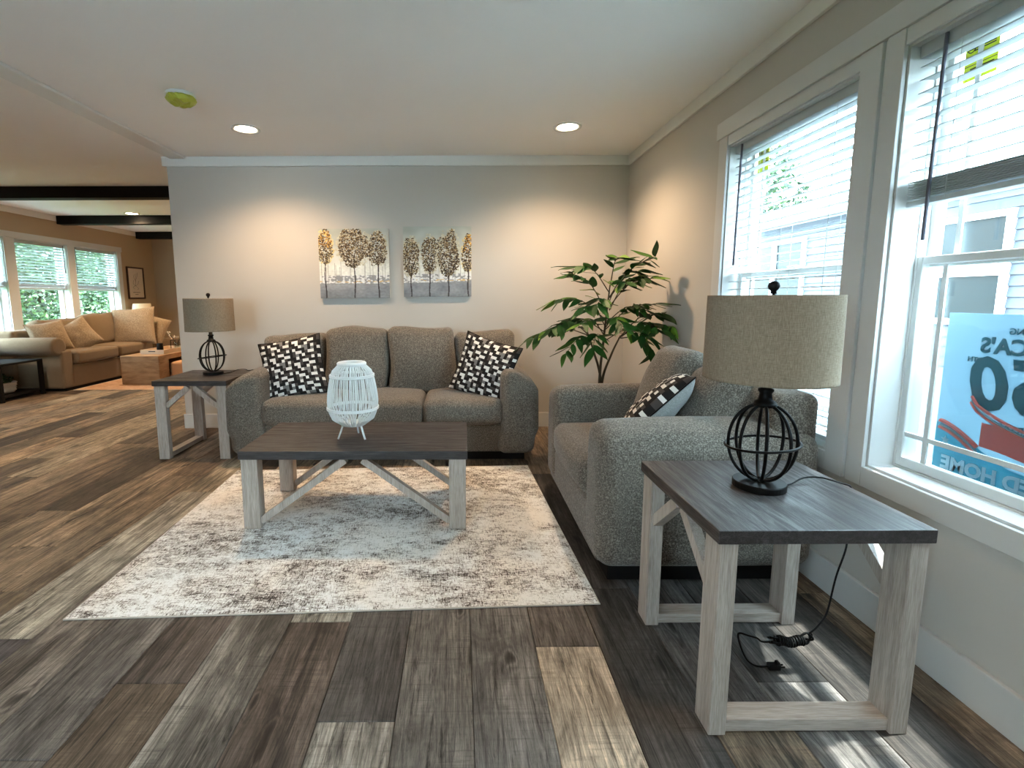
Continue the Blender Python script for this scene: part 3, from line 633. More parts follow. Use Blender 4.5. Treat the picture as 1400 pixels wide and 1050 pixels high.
# ------------------------------------------------------------------ rugs
def rug(name, label, c, w, d, rz, mt, group=None):
    t = thing(name, label, 'rug', (*c, 0), rz); bm = bmesh.new(); nx, ny = 60, 46; V = {}
    for i in range(nx+1):
        for j in range(ny+1):
            x = -w/2+w*i/nx; y = -d/2+d*j/ny; e = min(i, nx-i, j, ny-j); z = .0075+noise.noise(Vector((x*2.3, y*2.3, 1)))*.0008 if e else .004; V[i, j] = bm.verts.new((x, y, z))
    for i in range(nx):
        for j in range(ny): bm.faces.new((V[i,j], V[i+1,j], V[i+1,j+1], V[i,j+1]))
    o = obj('pile', bm, mt, t, smooth=True); bm = bmesh.new()
    tube(bm, [(-w/2,-d/2,.0035), (w/2,-d/2,.0035), (w/2,d/2,.0035), (-w/2,d/2,.0035)], .0034, 6, True); obj('binding', bm, M['bind'], t); return t
rr = math.radians(1.9)
rug('area_rug', 'distressed off-white and charcoal rug under the coffee table', (-.505, 2.56), 2.05, 1.61, math.radians(2.2), M['rug'])
rug('area_rug', 'reddish tan rug under the far coffee table', (-4.0, 8.0), 2.3, 3.1, 0, M['rug2'])

# ------------------------------------------------------------------ sofa
def piping(name, pts, r, mt, parent):
    bm = bmesh.new(); tube(bm, pts, r, 6); return obj(name, bm, mt, parent, smooth=True)
sf = thing('sofa', 'grey-brown tweed three-seat sofa against the wall beneath the paintings', 'sofa', (-.565, 3.96, 0)); SO = M['sofa']
def arm_fn(sgn_, drop, sz):
    def fn(X, Y, Z, x, y, z):
        o = (x*sgn_+1)/2
        if z > 0: Z -= drop*(o**2.2)*max(0, z)**1.5
        if z > 0: Z += .02*math.cos(y*1.3)*z
        X += sgn_*.012*(1-z)*(-1 if z < -.6 else .3)
        return X, Y, Z
    return fn
rounded('base', 1.80, .80, .215, SO, sf, (0, -.03, .172), r=.02)
for s, nm in ((-1, 'arm'), (1, 'arm')): rounded(nm, .27, .97, .61, SO, sf, (s*1.005, 0, .365), r=.06, fn=arm_fn(s, .12, .61), puff=(.012, .010, .008))
rounded('back_frame', 1.9, .22, .74, SO, sf, (0, .37, .45), r=.05, puff=(0, .01, .01))
for k in range(3): rounded('seat_cushion', .588, .66, .175, SO, sf, (-.592+k*.592, -.145, .368), r=.045, puff=(.002, .012, .028), wob=.004, seed=k)
bk = [(-.815, .50, .905, .33), (-.285, .50, .955, .30), (.255, .53, .96, .30), (.785, .48, .925, .33)]
for k, (xc, wd, zt, yc) in enumerate(bk):
    def bf(X, Y, Z, x, y, z, k=k): 
        return X+(.012*math.sin(z*3+k)), Y+Z*.16, Z+.012*math.sin(x*2.6+k*2)*max(0, z)
    rounded('back_cushion', wd+.012, .22, zt-.42, SO, sf, (xc, yc-.17, (zt+.41)/2), r=.055, puff=(.004, .045, .008), fn=bf, wob=.011, seed=k+4)
bx('plinth', -1.05, 1.05, -.40, .42, 0, .065, M['black_wood'], sf, bevel=.004)

# ------------------------------------------------------------------ throw pillows
PT = ["WWKBGKWK", "KKKBWWKB", "BWKWKKKG", "KBBKKWGG", "WWKKWKKW", "KGKWWBKK", "KWBKKBWW", "BKKKWKKB"]
PC = {'W': (.80, .77, .72), 'K': (.016, .014, .014), 'B': (.065, .055, .050), 'G': (.20, .19, .18)}
def pillow(label, size, thick, loc, mtx, kind='pattern', seed=0, group=None, cells=20):
    t = thing('throw_pillow', label, 'pillow', loc, 0, group); t.matrix_world = Matrix.Translation(loc) @ mtx.to_4x4()
    n = cells*2; q = random.Random(seed)
    def P(u, v, s):
        x = u*(1-.075*(1-v*v))*size/2; y = v*(1-.075*(1-u*u))*size/2
        th = thick/2*(max(0, (1-u**2))*max(0, (1-v**2)))**.42
        w = noise.noise(Vector((u*2.2+seed, v*2.2, s)))*.012*(1-u*u)*(1-v*v)
        return Vector((x, y, s*th+w+.01*math.sin(u*2+seed)*(abs(v))))
    for s, nm in ((1, 'front_cover'), (-1, 'back_cover')):
        me = bpy.data.meshes.new(nm); V = [P(2*i/n-1, 2*j/n-1, s)[:] for j in range(n+1) for i in range(n+1)]; F = []
        for j in range(n):
            for i in range(n):
                a = j*(n+1)+i; f = (a, a+1, a+n+2, a+n+1); F.append(f if s > 0 else f[::-1])
        me.from_pydata(V, [], F); pat = kind == 'pattern' and s > 0
        if pat:
            ca = me.color_attributes.new('Col', 'FLOAT_COLOR', 'CORNER'); buf = np.ones((n*n, 4, 4), np.float32)
            for j in range(n):
                for i in range(n):
                    ci, cj = i//2, j//2
                    c = PC[PT[(cj + 3*(ci//8)) % 8][ci % 8]]
                    buf[j*n+i, :, :3] = c
            ca.data.foreach_set('color', buf.ravel())
        link(nm, me, M['pattern'] if pat else (M['pillow_grey'] if kind == 'pattern' else M['far_pillow']), t, smooth=True)
    bm = bmesh.new(); e = [(2*i/n-1, -1) for i in range(n)]+[(1, 2*i/n-1) for i in range(n)]+[(1-2*i/n, 1) for i in range(n)]+[(-1, 1-2*i/n) for i in range(n)]
    tube(bm, [P(u, v, 1) for u, v in e], .0042 if kind == 'pattern' else .004, 5, True); obj('piping', bm, M['black'] if kind == 'pattern' else M['far_pillow'], t, smooth=True)
    return t
def basis(nrm, roll=0, upv=(0,0,1)):
    n_ = Vector(nrm).normalized(); u = Vector(upv); x = u.cross(n_).normalized(); y = n_.cross(x); r = Matrix((x, y, n_)).transposed(); return r @ Matrix.Rotation(roll, 3, 'Z')
pillow('black and white geometric pillow leaning at the left end of the sofa', .47, .15, (-1.275, 3.74, .672), basis((.12, -1, .30), math.radians(10)), seed=1, group='patterned pillows')
pillow('black and white geometric pillow leaning at the right end of the sofa', .47, .16, (.195, 3.72, .665), basis((-.45, -1, .28), math.radians(-15)), seed=4, group='patterned pillows')
pillow('black and white geometric pillow seen edge-on in the armchair', .46, .17, (1.00, 2.42, .655), basis((-.62, .35, .68), math.radians(8)), seed=7, group='patterned pillows')

# ------------------------------------------------------------------ armchair (faces the coffee table, back to the window)
ac = thing('armchair', 'wide grey-brown tweed armchair under the window beside the near end table', 'armchair', (1.03, 2.525, 0))
ay = .605   # half width
rounded('base', .87, 1.06, .215, SO, ac, (-.01, 0, .172), r=.02)
def arm2(sg):
    def fn(X, Y, Z, x, y, z):
        o = (y*sg+1)/2
        if z > 0: Z -= .05*(o**2.5)*z
        if z > 0: Z += .012*math.cos(x*1.3)*z
        return X, Y, Z
    return fn
for s in (-1, 1): rounded('arm', .905, .255, .60, SO, ac, (0.0, s*(ay-.125), .365), r=.065, fn=arm2(s), puff=(.008, .010, .006))
rounded('back_frame', .19, 1.12, .74, SO, ac, (.365, 0, .43), r=.04, puff=(.004, 0, .01))
rounded('seat_cushion', .72, .70, .18, SO, ac, (-.10, 0, .372), r=.05, puff=(.03, .002, .03), wob=.004)
for s, zc in ((-1, .62), (1, .68)):
    rounded('back_cushion', .21, .37, .47, SO, ac, (.17 if s > 0 else .20, s*.185, zc), rot=(0, .42, 0), r=.07, puff=(.045, .005, .012), wob=.012, seed=s+9)
bx('plinth', -.40, .42, -.56, .56, 0, .065, M['black_wood'], ac, bevel=.004)

# ------------------------------------------------------------------ tables
def beam2(bm, axis, a, b, w, d0, d1):
    """brace: 2-D segment a-b of width w in the plane normal to axis"""
    A, B = Vector(a), Vector(b); n_ = Vector((-(B-A).y, (B-A).x)).normalized()*w/2
    return plate(bm, [tuple(A+n_), tuple(A-n_), tuple(B-n_), tuple(B+n_)], axis, d0, d1)
def end_table(label, loc, rz):
    t = thing('end_table', label, 'table', loc, rz, 'farmhouse end tables'); W_, D_ = .285, .2765; zt = .60; th = .038
    bx('tabletop', -W_, W_, -D_, D_, zt-th, zt, M['top_y'], t, bevel=.0025)
    for sx in (-1, 1):
        for sy in (-1, 1):
            xa, xb = sorted((sx*(W_-.010), sx*(W_-.058))); ya, yb = sorted((sy*(D_-.008), sy*(D_-.086))); bx('leg', xa, xb, ya, yb, 0, zt-th, M['oak'], t, bevel=.002)
            bm = bmesh.new(); xa, xb = sorted((sx*(W_-.018), sx*(W_-.050))); beam2(bm, 'x', (sy*(D_-.084), .405), (sy*.022, zt-th-.012), .036, xa, xb)
            bmesh.ops.bisect_plane(bm, geom=bm.verts[:]+bm.edges[:]+bm.faces[:], plane_co=(0, 0, zt-th), plane_no=(0, 0, 1), clear_outer=True); bmesh.ops.holes_fill(bm, edges=bm.edges)
            obj('brace', bm, M['oak'], t)
    for sy in (-1, 1):
        ya, yb = sorted((sy*(D_-.016), sy*(D_-.078))); o = bx('stretcher', -W_+.058, W_-.058, ya, yb, .004, .040, M['oakx'], t, bevel=.002)
    return t
M['oakx'] = M['oak'].copy(); 
for n_ in M['oakx'].node_tree.nodes:
    if n_.type == 'MAPPING': s_ = n_.inputs['Scale'].default_value; n_.inputs['Scale'].default_value = (s_[2], s_[1], s_[0])
et = end_table('farmhouse end table in the foreground, dark top on whitewashed legs, lamp on it', (.958, 1.4795, 0), 0)
et2 = dup(et, (-2.004, 3.868, 0), PI/2, 'farmhouse end table at the left end of the sofa, dark top on whitewashed legs')
ct = thing('coffee_table', 'rectangular coffee table with dark plank-look top and whitewashed braced legs', 'table', (-.5455, 2.713, 0), math.radians(-.55)); hw, hd, zt = .5875, .295, .43
bx('tabletop', -hw, hw, -hd, hd, zt-.045, zt, M['top'], ct, bevel=.003)
for sx in (-1, 1):
    for sy in (-1, 1):
        xa, xb = sorted((sx*(hw-.008), sx*(hw-.095))); ya, yb = sorted((sy*(hd-.010), sy*(hd-.075))); bx('leg', xa, xb, ya, yb, .0085, zt-.045, M['oak'], ct, bevel=.002)
        bm = bmesh.new(); ya, yb = sorted((sy*(hd-.022), sy*(hd-.060))); beam2(bm, 'y', (sx*(hw-.092), .045), (sx*.045, zt-.055), .035, ya, yb)
        bmesh.ops.bisect_plane(bm, geom=bm.verts[:]+bm.edges[:]+bm.faces[:], plane_co=(0, 0, zt-.045), plane_no=(0, 0, 1), clear_outer=True); bmesh.ops.holes_fill(bm, edges=bm.edges)
        obj('brace', bm, M['oak'], ct)

# ------------------------------------------------------------------ table lamps
def table_lamp(label, loc, rz):
    t = thing('table_lamp', label, 'lamp', loc, rz, 'metal cage table lamps'); bm = bmesh.new()
    lathe(bm, [(0, 0), (.074, 0), (.076, .002), (.076, .019), (.074, .022), (0, .022)], 40); obj('base', bm, M['black'], t, smooth=False)
    zc = .148; rz_ = .122; rx = .094
    for k in range(8):
        a = PI*k/4+.35; bm = bmesh.new(); pts = []
        for i in range(25):
            th = -PI/2+PI*i/24; r = max(.010, rx*math.cos(th)**.92); pts.append((r*math.cos(a), r*math.sin(a), zc+rz_*math.sin(th)))
        tube(bm, pts, .0052, 6); obj('cage_rib', bm, M['black'], t, smooth=True)
    bm = bmesh.new(); tube(bm, [(.103*math.cos(2*PI*k/48), .103*math.sin(2*PI*k/48), zc-.006+.012*math.cos(2*PI*k/48+.5)) for k in range(48)], .0042, 6, True); obj('ring', bm, M['black'], t, smooth=True)
    bm = bmesh.new(); lathe(bm, [(0, .262), (.030, .262), (.034, .268), (.030, .278), (.020, .284), (.017, .305), (.022, .312), (.022, .318), (.014, .322), (.014, .36), (0, .36)], 24); obj('neck', bm, M['black'], t, smooth=True)
    bm = bmesh.new(); z0, z1 = .350, .607; r0, r1 = .181, .179
    lathe(bm, [(r0-.002, z0), (r0, z0), (r0, z0+.006), (r1, z1-.006), (r1, z1), (r1-.002, z1), (r0-.002, z0)], 64); obj('shade', bm, M['linen'], t, smooth=False)
    for p in t.children[-1].data.polygons: p.use_smooth = abs(p.normal.z) < .5
    bm = bmesh.new()
    for k in range(3): a = 2*PI*k/3; tube(bm, [(0, 0, z1-.012), ((r1-.002)*math.cos(a), (r1-.002)*math.sin(a), z1-.006)], .0018, 5)
    tube(bm, [(0, 0, .36), (0, 0, z1+.01)], .004, 6); obj('spider', bm, M['black'], t)
    bm = bmesh.new(); lathe(bm, [(0, z1+.004), (.009, z1+.004), (.0075, z1+.012), (.013, z1+.018), (.0165, z1+.027), (.0135, z1+.037), (.006, z1+.042), (0, z1+.043)], 20); obj('finial', bm, M['black'], t, smooth=True)
    return t
l1 = table_lamp('black cage-base table lamp with beige drum shade on the foreground end table', (.955, 1.50, .60), 0)
l2 = dup(l1, (-1.985, 3.915, .60), .4, 'black cage-base table lamp with beige drum shade on the end table left of the sofa')
bm = bmesh.new(); tube(bm, spline([(1.03, 1.50, .604), (1.07, 1.515, .604), (1.13, 1.545, .612), (1.18, 1.535, .616), (1.225, 1.515, .606), (1.252, 1.505, .598), (1.256, 1.50, .57), (1.235, 1.48, .48), (1.213, 1.45, .42), (1.190, 1.45, .32), (1.172, 1.45, .20), (1.145, 1.45, .15), (1.119, 1.45, .125)], 8), .0028, 6)
cr = obj('cord', bm, M['rubber'], None, smooth=True); cr.parent = l1; cr.location = (-.955, -1.50, -.60)
bm = bmesh.new(); pts = []
for k in range(140):
    a = k/139; th = a*2*PI*11; pts.append((1.060+.085*(a-.5), 1.45+.014*math.sin(th), .100+.013*math.cos(th)+.004*math.sin(a*9)))
tube(bm, pts, .0032, 5)
for dy, dz in ((.008, .003), (-.008, 0), (0, .01), (0, -.008)): tube(bm, spline([(.995, 1.45+dy, .105+dz), (1.03, 1.45+dy*1.5, .10+dz), (1.07, 1.45+dy, .095+dz), (1.11, 1.45-dy, .10-dz), (1.13, 1.45+dy, .112+dz), (1.115, 1.452, .128), (1.09, 1.45, .115)], 5), .0032, 5)
tube(bm, spline([(1.02, 1.45, .10), (.975, 1.452, .098), (.955, 1.45, .112), (.925, 1.45, .122), (.900, 1.45, .130), (.893, 1.45, .120), (.905, 1.45, .080), (.925, 1.45, .040), (.95, 1.45, .018), (.975, 1.45, .012), (1.00, 1.45, .012)], 6), .0032, 6)
b_o = obj('cord_bundle', bm, M['rubber'], l1, smooth=True); b_o.location = (-.955, -1.50, -.60)
bm = bmesh.new(); box(bm, .998, 1.035, 1.441, 1.459, .004, .022); box(bm, 1.022, 1.032, 1.443, 1.457, .022, .030); box(bm, 1.035, 1.050, 1.444, 1.4455, .010, .016); box(bm, 1.035, 1.050, 1.4545, 1.456, .010, .016)
b_o = obj('plug', bm, M['rubber'], l1, bevel=.001); b_o.location = (-.955, -1.50, -.60)
bm = bmesh.new(); tube(bm, spline([(-1.91, 3.93, .604), (-1.86, 3.95, .61), (-1.82, 3.99, .625), (-1.775, 4.03, .622), (-1.762, 4.06, .606), (-1.76, 4.15, .60), (-1.76, 4.165, .55), (-1.76, 4.17, .1), (-1.79, 4.2, .008), (-1.86, 4.3, .006)], 6), .0028, 5)
co = obj('cord', bm, M['rubber'], None, smooth=True); co.parent = l2; co.matrix_parent_inverse = (Matrix.Translation((-1.985, 3.915, .60)) @ Matrix.Rotation(.4, 4, 'Z')).inverted()

# ------------------------------------------------------------------ bamboo lantern
ln = thing('lantern', 'white bamboo lantern on three splayed legs on the coffee table', 'lantern', (-.592, 2.672, .43)); q = random.Random(3)
prof = [(.062, .078), (.098, .090), (.122, .125), (.135, .175), (.137, .215), (.133, .26), (.124, .31), (.116, .350), (.106, .378), (.085, .400), (.070, .414)]
def rad(z):
    for (r0, z0), (r1, z1) in zip(prof, prof[1:]):
        if z <= z1: return r0+(r1-r0)*max(0, (z-z0)/(z1-z0))
    return prof[-1][0]
for k in range(72):
    a = 2*PI*k/72+q.uniform(-.03, .03); bm = bmesh.new(); tw = q.uniform(-.05, .05); pts = []
    for i in range(11): z = .080+.332*i/10; r = rad(z); aa = a+tw*(i/10-.5); pts.append((r*math.cos(aa), r*math.sin(aa), z))
    tube(bm, pts, .0029, 4); obj('bamboo_stave', bm, M['bamboo'], ln)
for r, z, th in ((.1385, .172, .0048), (.1185, .352, .0048), (.066, .080, .005), (.069, .414, .005)):
    bm = bmesh.new()
    for dz in (-.004, .004) if r > .1 else (0,): tube(bm, [(r*math.cos(2*PI*k/48), r*math.sin(2*PI*k/48), z+dz) for k in range(48)], th, 6, True)
    obj('hoop', bm, M['bamboo'], ln, smooth=True)
bm = bmesh.new(); lathe(bm, [(.060, .405), (.074, .405), (.080, .412), (.080, .421), (.074, .427), (.058, .427), (.054, .420), (.054, .412), (.060, .405)], 40); obj('rim', bm, M['bamboo'], ln, smooth=True)
bm = bmesh.new(); lathe(bm, [(0, .082), (.062, .082), (.062, .088), (0, .088)], 24); obj('floor_disc', bm, M['bamboo'], ln)
for a in (math.radians(205), math.radians(325), math.radians(85)):
    bm = bmesh.new(); tube(bm, [(.055*math.cos(a), .055*math.sin(a), .085), (.088*math.cos(a), .088*math.sin(a), .001)], .0055, 8); obj('leg', bm, M['bamboo'], ln, smooth=True)

# ------------------------------------------------------------------ potted plant
pl = thing('potted_plant', 'tall leafy green plant in the corner behind the armchair', 'plant', (1.065, 3.67, 0)); q = random.Random(8)
bm = bmesh.new(); lathe(bm, [(0, 0), (.10, 0), (.11, .01), (.135, .22), (.14, .235), (.128, .235), (.12, .20), (0, .20)], 32); obj('pot', bm, mat('grey_pot', (.12, .12, .12), .6), pl, smooth=True)
bm = bmesh.new(); lathe(bm, [(0, .205), (.118, .201)], 24); obj('soil', bm, mat('soil', (.03, .022, .015), 1), pl)
LM = []
for s in range(4):
    bm = bmesh.new(); n = 7; Lf = .150+.014*s; rows = []
    for i in range(n+1):
        f = i/n; w = .025*math.sin(PI*f**.75)**.9*(1+.1*s); x = f*Lf; z = -.035*f*f+.006*math.sin(f*5+s)
        rows.append([bm.verts.new((x, -w, z+.004)), bm.verts.new((x, 0, z)), bm.verts.new((x, w, z+.004))])
    for a, b in zip(rows, rows[1:]):
        for c in range(2): bm.faces.new((a[c], a[c+1], b[c+1], b[c]))
    bmesh.ops.remove_doubles(bm, verts=bm.verts, dist=1e-5); me = bpy.data.meshes.new('leaf'); bm.to_mesh(me); bm.free(); me.materials.append(M['leaf'])
    for p in me.polygons: p.use_smooth = True
    LM.append(me)
# trunk and two side stems
stems = [[(0,0,.2), (.0,0,.55), (.015,-.02,.85), (.03,-.03,1.08), (.05,-.03,1.30)], [(0,.01,.2), (.01,.0,.52), (-.06,.0,.78), (-.12,-.03,.93)], [(.005,0,.2), (.02,0,.52), (.08,-.02,.74), (.14,-.05,.90)]]
tf = lambda p: (p[0]*.93, p[1]*.93, p[2]*.93+.084*min(1, max(0, (p[2]-.2)/.3)))
for st_ in stems:
    st_ = [tf(p) for p in st_]
    bm = bmesh.new(); P_ = spline(st_, 6); tube(bm, P_, [.0125-.0075*i/len(P_) for i in range(len(P_))], 7); obj('stem', bm, M['stem'], pl, smooth=True)
fronds = [  # start, tip offset, leaflets
 ((.03,-.03,1.08), (-.30,-.10,.30), 11), ((.03,-.03,1.02), (-.42,-.06,.16), 13), ((.02,-.02,.93), (-.40,-.12,.05), 13), ((-.10,-.02,.90), (-.50,-.12,-.02), 14),
 ((-.10,-.02,.90), (-.34,-.22,.07), 12), ((.02,-.02,.9), (-.26,-.26,.10), 11), ((.045,-.03,1.24), (-.28,-.05,.20), 11), ((.05,-.03,1.28), (.02,-.12,.22), 9),
 ((.045,-.03,1.2), (.20,-.10,.20), 11), ((.05,-.03,1.2), (.38,-.06,.30), 12), ((.04,-.03,1.12), (.32,-.16,.22), 12), ((.13,-.04,.88), (.36,-.10,.20), 13),
 ((.13,-.04,.88), (.40,-.18,.10), 13), ((.03,-.02,.95), (.36,-.2,.20), 12), ((.03,-.02,.86), (.28,-.24,.04), 12), ((.14,-.05,.88), (.24,-.16,-.14), 11),
 ((.04,-.03,1.15), (.06,-.25,.16), 10), ((.02,-.02,.95), (.04,-.32,.04), 11), ((-.02,-.02,.85), (-.12,-.26,-.02), 10),
 ((.02,-.02,.98), (-.22,-.20,.14), 10), ((.03,-.02,1.0), (.24,-.24,.10), 10), ((.13,-.04,.88), (.26,-.24,.08), 10), ((.04,-.02,1.08), (-.16,-.24,.06), 9), ((-.06,-.02,.86), (-.28,-.24,-.08), 10), ((.05,-.03,1.1), (.26,.05,.26), 9)]
for (s0, off, nl) in fronds:
    if off[0] > .25: off = (off[0]*.74, off[1]-.12, off[2])
    a = Vector(tf(s0)); b = a+Vector(off)*.93; mid = a*.5+b*.5+Vector((0, 0, .07)); P_ = spline([a, mid, b], 12)
    bm = bmesh.new(); tube(bm, P_, [.0045-.003*i/len(P_) for i in range(len(P_))], 5); br = obj('branch', bm, M['stem'], pl, smooth=True)
    for k in range(nl):
        f = .28+.72*k/(nl-1); i = min(len(P_)-2, int(f*(len(P_)-1))); p = P_[i].lerp(P_[i+1], f*(len(P_)-1)-i) if k < nl-1 else P_[-1]
        d = (P_[i+1]-P_[i]).normalized(); side = (1 if k % 2 else -1)
        lat = d.cross(Vector((0, 0, 1))).normalized()*side
        dirn = (d*(.75 if k < nl-1 else 1)+lat*(.85 if k < nl-1 else 0)+Vector((q.uniform(-.2,.2), q.uniform(-.2,.2), q.uniform(-.35,.12)))).normalized()
        zax = (Vector((0, 0, 1))+Vector((q.uniform(-.5,.5), q.uniform(-.6,.2), 0))); yax = zax.cross(dirn).normalized(); zax = dirn.cross(yax)
        o = bpy.data.objects.new('leaf', q.choice(LM)); COL.objects.link(o); o.parent = br; sc = q.uniform(.74, 1.0)*(1 if 1 < k else .8)
        if p.x+dirn.x*.17*sc > .425: dirn.x = -abs(dirn.x)*.3; dirn.normalize(); yax = zax.cross(dirn).normalized(); zax = dirn.cross(yax)
        R_ = Matrix((dirn, yax, zax)).transposed().to_4x4(); R_.translation = p; o.matrix_local = R_ @ Matrix.Scale(sc, 4)

# ------------------------------------------------------------------ far room
FS = M['far_sofa']
fs = thing('sectional_sofa', 'tan rolled-arm sectional sofa beneath the left windows', 'sofa', (-5.55, 7.6, 0))
rounded('base', .86, 2.4, .30, FS, fs, (-.05, -.05, .19), r=.02)
rounded('base', 1.15, .95, .30, FS, fs, (.78, 1.62, .19), r=.02)
def pleat_arm():
    bm = soft(.90, .19, .50, r=.03, c=(-.062, -1.175, .29)); o = obj('arm_panel', bm, FS, fs, smooth=True)
    bm = bmesh.new(); seg = 24; rings = []
    for x, r in ((-.53, .10), (-.52, .122), (.35, .122), (.375, .112), (.378, .09), (.374, .0)):
        rings.append([bm.verts.new((x, -1.28+.0+r*math.cos(2*PI*k/seg), .60+r*math.sin(2*PI*k/seg)*.95)) for k in range(seg)])
    for A, B in zip(rings, rings[1:]):
        for k in range(seg): bm.faces.new((A[k], A[(k+1) % seg], B[(k+1) % seg], B[k]))
    obj('arm_roll', bm, FS, fs, smooth=True)
pleat_arm()
rounded('back_frame', .22, 2.45, .70, FS, fs, (-.30, -.08, .45), r=.05)
for k in range(3): rounded('seat_cushion', .74, .80 if k < 2 else .56, .16, FS, fs, (.07, -.66+k*.83-(.13 if k == 2 else 0), .43), r=.035, puff=(.006, .006, .02), seed=k)
rounded('seat_cushion', 1.1, .90, .16, FS, fs, (.80, 1.62, .43), r=.035, puff=(.006, .006, .02))
for k, (yy_, ww, hh) in enumerate(((-.62, .84, .44), (.22, .80, .50), (.82, .58, .54))):
    rounded('back_cushion', .20, ww, hh, FS, fs, (-.13, yy_, .50+hh/2-.02), rot=(0, -.20, 0), r=.075, puff=(.05, .01, .01), wob=.02, seed=k)
bx('plinth', -.42, .36, -1.2, 1.12, 0, .045, M['black_wood'], fs)
FP = 'beige throw pillows on the sectional'
pillow('cream throw pillow nearest the rolled sofa arm', .44, .17, (-5.53, 6.62, .70), basis((.8, -.45, .35), .15), 'plain', 11, FP, 14)
pillow('beige striped pillow leaning beside the cream one on the sectional', .44, .16, (-5.42, 6.97, .69), basis((.72, -.62, .35), .5), 'plain', 12, FP, 14)
pillow('wide crinkled beige pillow at the corner of the sectional', .62, .18, (-5.28, 7.98, .76), basis((.25, -1, .3), .08), 'plain', 13, FP, 14)
pillow('beige pillow tucked behind the crinkled one beside the far lamp', .48, .16, (-5.20, 8.28, .70), basis((.4, -1, .3), -.35), 'plain', 14, FP, 14)
c2 = thing('coffee_table', 'tan box-shaped coffee table in the far room holding a tray', 'table', (-4.50, 7.45, 0.008)); 
bx('top_slab', -.27, .27, -.60, .60, .33, .40, M['tan_wood'], c2, bevel=.004); bx('end_panel', -.27, .27, -.60, -.36, 0, .33, M['tan_wood'], c2, bevel=.004); bx('end_panel', -.27, .27, .5, .60, 0, .33, M['tan_wood'], c2, bevel=.004)
bx('shelf_back', -.27, -.24, -.36, .5, 0, .33, M['black_wood'], c2)
tag(rounded('pouf', .42, .42, .26, M['pouf'], None, (-4.02, 7.32, .156), r=.03, puff=(.01,.01,.015)), 'tan upholstered pouf beside the far coffee table', 'pouf', 'tan poufs')
tag(rounded('pouf', .42, .42, .26, M['pouf'], None, (-4.02, 7.86, .156), r=.03, puff=(.01,.01,.015)), 'tan pouf behind the first, half tucked under the far coffee table', 'pouf', 'tan poufs')
tr = thing('tray', 'pale wooden tray with cut-out handles on the far coffee table', 'tray', (-4.46, 7.42, .409)); bx('bottom', -.17, .17, -.34, .34, 0, .012, M['tray'], tr)
for nm, a in (('side_wall', (-.17, .17, -.34, -.325, .012, .062)), ('side_wall', (-.17, .17, .325, .34, .012, .062)), ('side_wall', (-.17, -.158, -.325, .325, .012, .062)), ('side_wall', (.158, .17, -.325, .325, .012, .062))): bx(nm, *a, M['tray'], tr)
bx('handle_slot', -.05, .05, -.3415, -.3402, .033, .046, M['ink'], tr)
t = thing('candle', 'black cylindrical candle standing in the tray', 'candle', (-4.47, 7.30, .422)); bm = bmesh.new(); lathe(bm, [(0, 0), (.042, 0), (.044, .003), (.044, .125), (.040, .128), (.036, .118), (0, .116)], 24); obj('jar', bm, M['black'], t, smooth=True)
bm = bmesh.new(); tube(bm, [(0, 0, .116), (.002, 0, .128)], .0015, 5); obj('wick', bm, M['ink'], t)
t = thing('flower_vase', 'glass jar of dried blossom twigs in a black wire frame', 'vase', (-4.40, 7.62, .422)); bm = bmesh.new(); lathe(bm, [(0, .004), (.045, .004), (.048, .01), (.048, .11), (.044, .12), (.038, .12)], 20); obj('jar', bm, M['jar'], t, smooth=True)
bm = bmesh.new()
for sx in (-1, 1):
    for sy in (-1, 1): tube(bm, [(sx*.06, sy*.06, 0), (sx*.06, sy*.06, .15)], .005, 5)
for z in (.004, .15): tube(bm, [(-.06,-.06,z), (.06,-.06,z), (.06,.06,z), (-.06,.06,z)], .005, 5, True)
obj('wire_frame', bm, M['black'], t); q = random.Random(5)
for k in range(8):
    a = q.uniform(0, 2*PI); e = Vector((.10*math.cos(a), .10*math.sin(a), q.uniform(.20, .30))); bm = bmesh.new(); tube(bm, spline([(0,0,.02), (.02*math.cos(a), .02*math.sin(a), .12), e], 4), .0022, 4); tw = obj('twig', bm, M['stem'], t)
    bm = bmesh.new()
    for _ in range(4): d = e*q.uniform(.85, 1.03)+Vector((q.uniform(-.015,.015), q.uniform(-.015,.015), 0)); lathe(bm, [(0, -.010), (.010, -.004), (.011, .004), (0, .010)], 6, d)
    obj('blossom', bm, M['twig'], tw)
pf = thing('picture_frame', 'framed botanical line print on the far left wall', 'picture', (XL, 9.21, 1.50)); bm = bmesh.new(); frame_rect(bm, .002, .026, -.235, .235, -.29, .29, .026); obj('frame', bm, M['frame_brown'], pf, bevel=.002, seg=1)
bx('print', .004, .012, -.215, .215, -.27, .27, M['mat_white'], pf); bm = bmesh.new()
for pts in ([(0,-.02,-.05),(0,0,.06),(0,.02,.17)], [(0,0,.06),(0,.04,.12),(0,.06,.19)], [(0,0,.03),(0,-.05,.10),(0,-.03,.16)], [(0,-.02,-.05),(0,.05,-.02),(0,.08,.04)], [(0,-.02,-.05),(0,-.08,-.01),(0,-.06,.05)], [(0,-.02,-.05),(0,.06,-.10),(0,.03,-.12)], [(0,-.02,-.05),(0,-.09,-.08),(0,-.04,-.11)]):
    tube(bm, [p+Vector((.0128, 0, 0)) for p in spline(pts, 6)], .0022, 4)
box(bm, .0121, .0128, -.10, .10, -.176, -.168); box(bm, .0121, .0128, -.045, .045, -.214, -.206); obj('line_drawing', bm, M['ink'], pf)
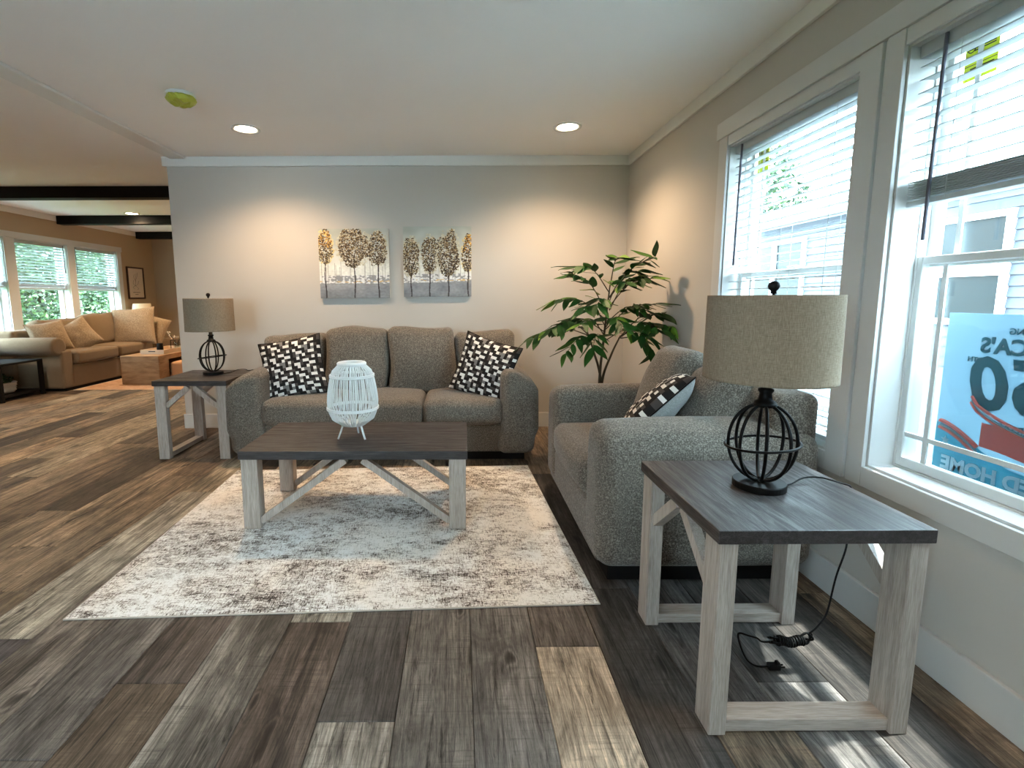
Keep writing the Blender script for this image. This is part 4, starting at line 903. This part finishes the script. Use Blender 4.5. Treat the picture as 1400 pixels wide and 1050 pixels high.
sd = thing('side_table', 'small end table in the corner behind the sectional', 'table', (-5.76, 9.00, 0)); bx('tabletop', -.22, .22, -.22, .22, .58, .61, M['tan_wood'], sd, bevel=.003)
for sx in (-1, 1):
    for sy in (-1, 1): xa, xb = sorted((sx*.21, sx*.17)); ya, yb = sorted((sy*.21, sy*.17)); bx('leg', xa, xb, ya, yb, 0, .58, M['tan_wood'], sd)
fl = thing('table_lamp', 'cream tapered-shade lamp in the far corner below the print', 'lamp', (-5.78, 9.00, .61)); bm = bmesh.new(); lathe(bm, [(0,0),(.07,0),(.08,.01),(.09,.06),(.06,.16),(.02,.22),(.012,.26),(.012,.30),(0,.30)], 24); obj('base', bm, M['tray'], fl, smooth=True)
bm = bmesh.new(); lathe(bm, [(.175,.265),(.140,.515),(.138,.515),(.173,.265),(.175,.265)], 40); obj('shade', bm, M['far_linen'], fl, smooth=True)
bt = thing('side_table', 'black framed side table at the left edge, basket on its lower shelf', 'table', (-5.33, 5.85, 0))
bx('tabletop', -.62, .32, -.30, .30, .43, .455, M['black_wood'], bt, bevel=.002)
for x in (-.60, .295):
    for y in (-.285, .285): bx('leg', x-.02, x+.02, y-.02, y+.02, 0, .43, M['black_wood'], bt)
bx('shelf', -.60, .30, -.285, .285, .05, .07, M['black_wood'], bt)
bt.location = (-5.62-.32+.29, 5.93, 0)
bk_ = thing('basket', 'pale woven basket of greenery on the black table shelf', 'basket', (-5.62, 5.93, .071)); bm = bmesh.new()
lathe(bm, [(0,0),(.12,0),(.135,.02),(.15,.12),(.145,.13),(.13,.12),(.12,.03),(0,.02)], 28); obj('body', bm, M['basket'], bk_, smooth=True)
for z in (.03, .06, .09, .12): bm = bmesh.new(); r = .134+.13*z; tube(bm, [(r*math.cos(2*PI*k/32), r*math.sin(2*PI*k/32), z+.003*math.sin(k*PI)) for k in range(32)], .008, 5, True); obj('weave_coil', bm, M['basket'], bk_, smooth=True)
bm = bmesh.new(); foliage(bm, (0, 0, .15), (.13, .13, .08), 260, .035, 77); f_ = obj('greenery', bm, M['foliage'], bk_); f_['kind'] = 'stuff'
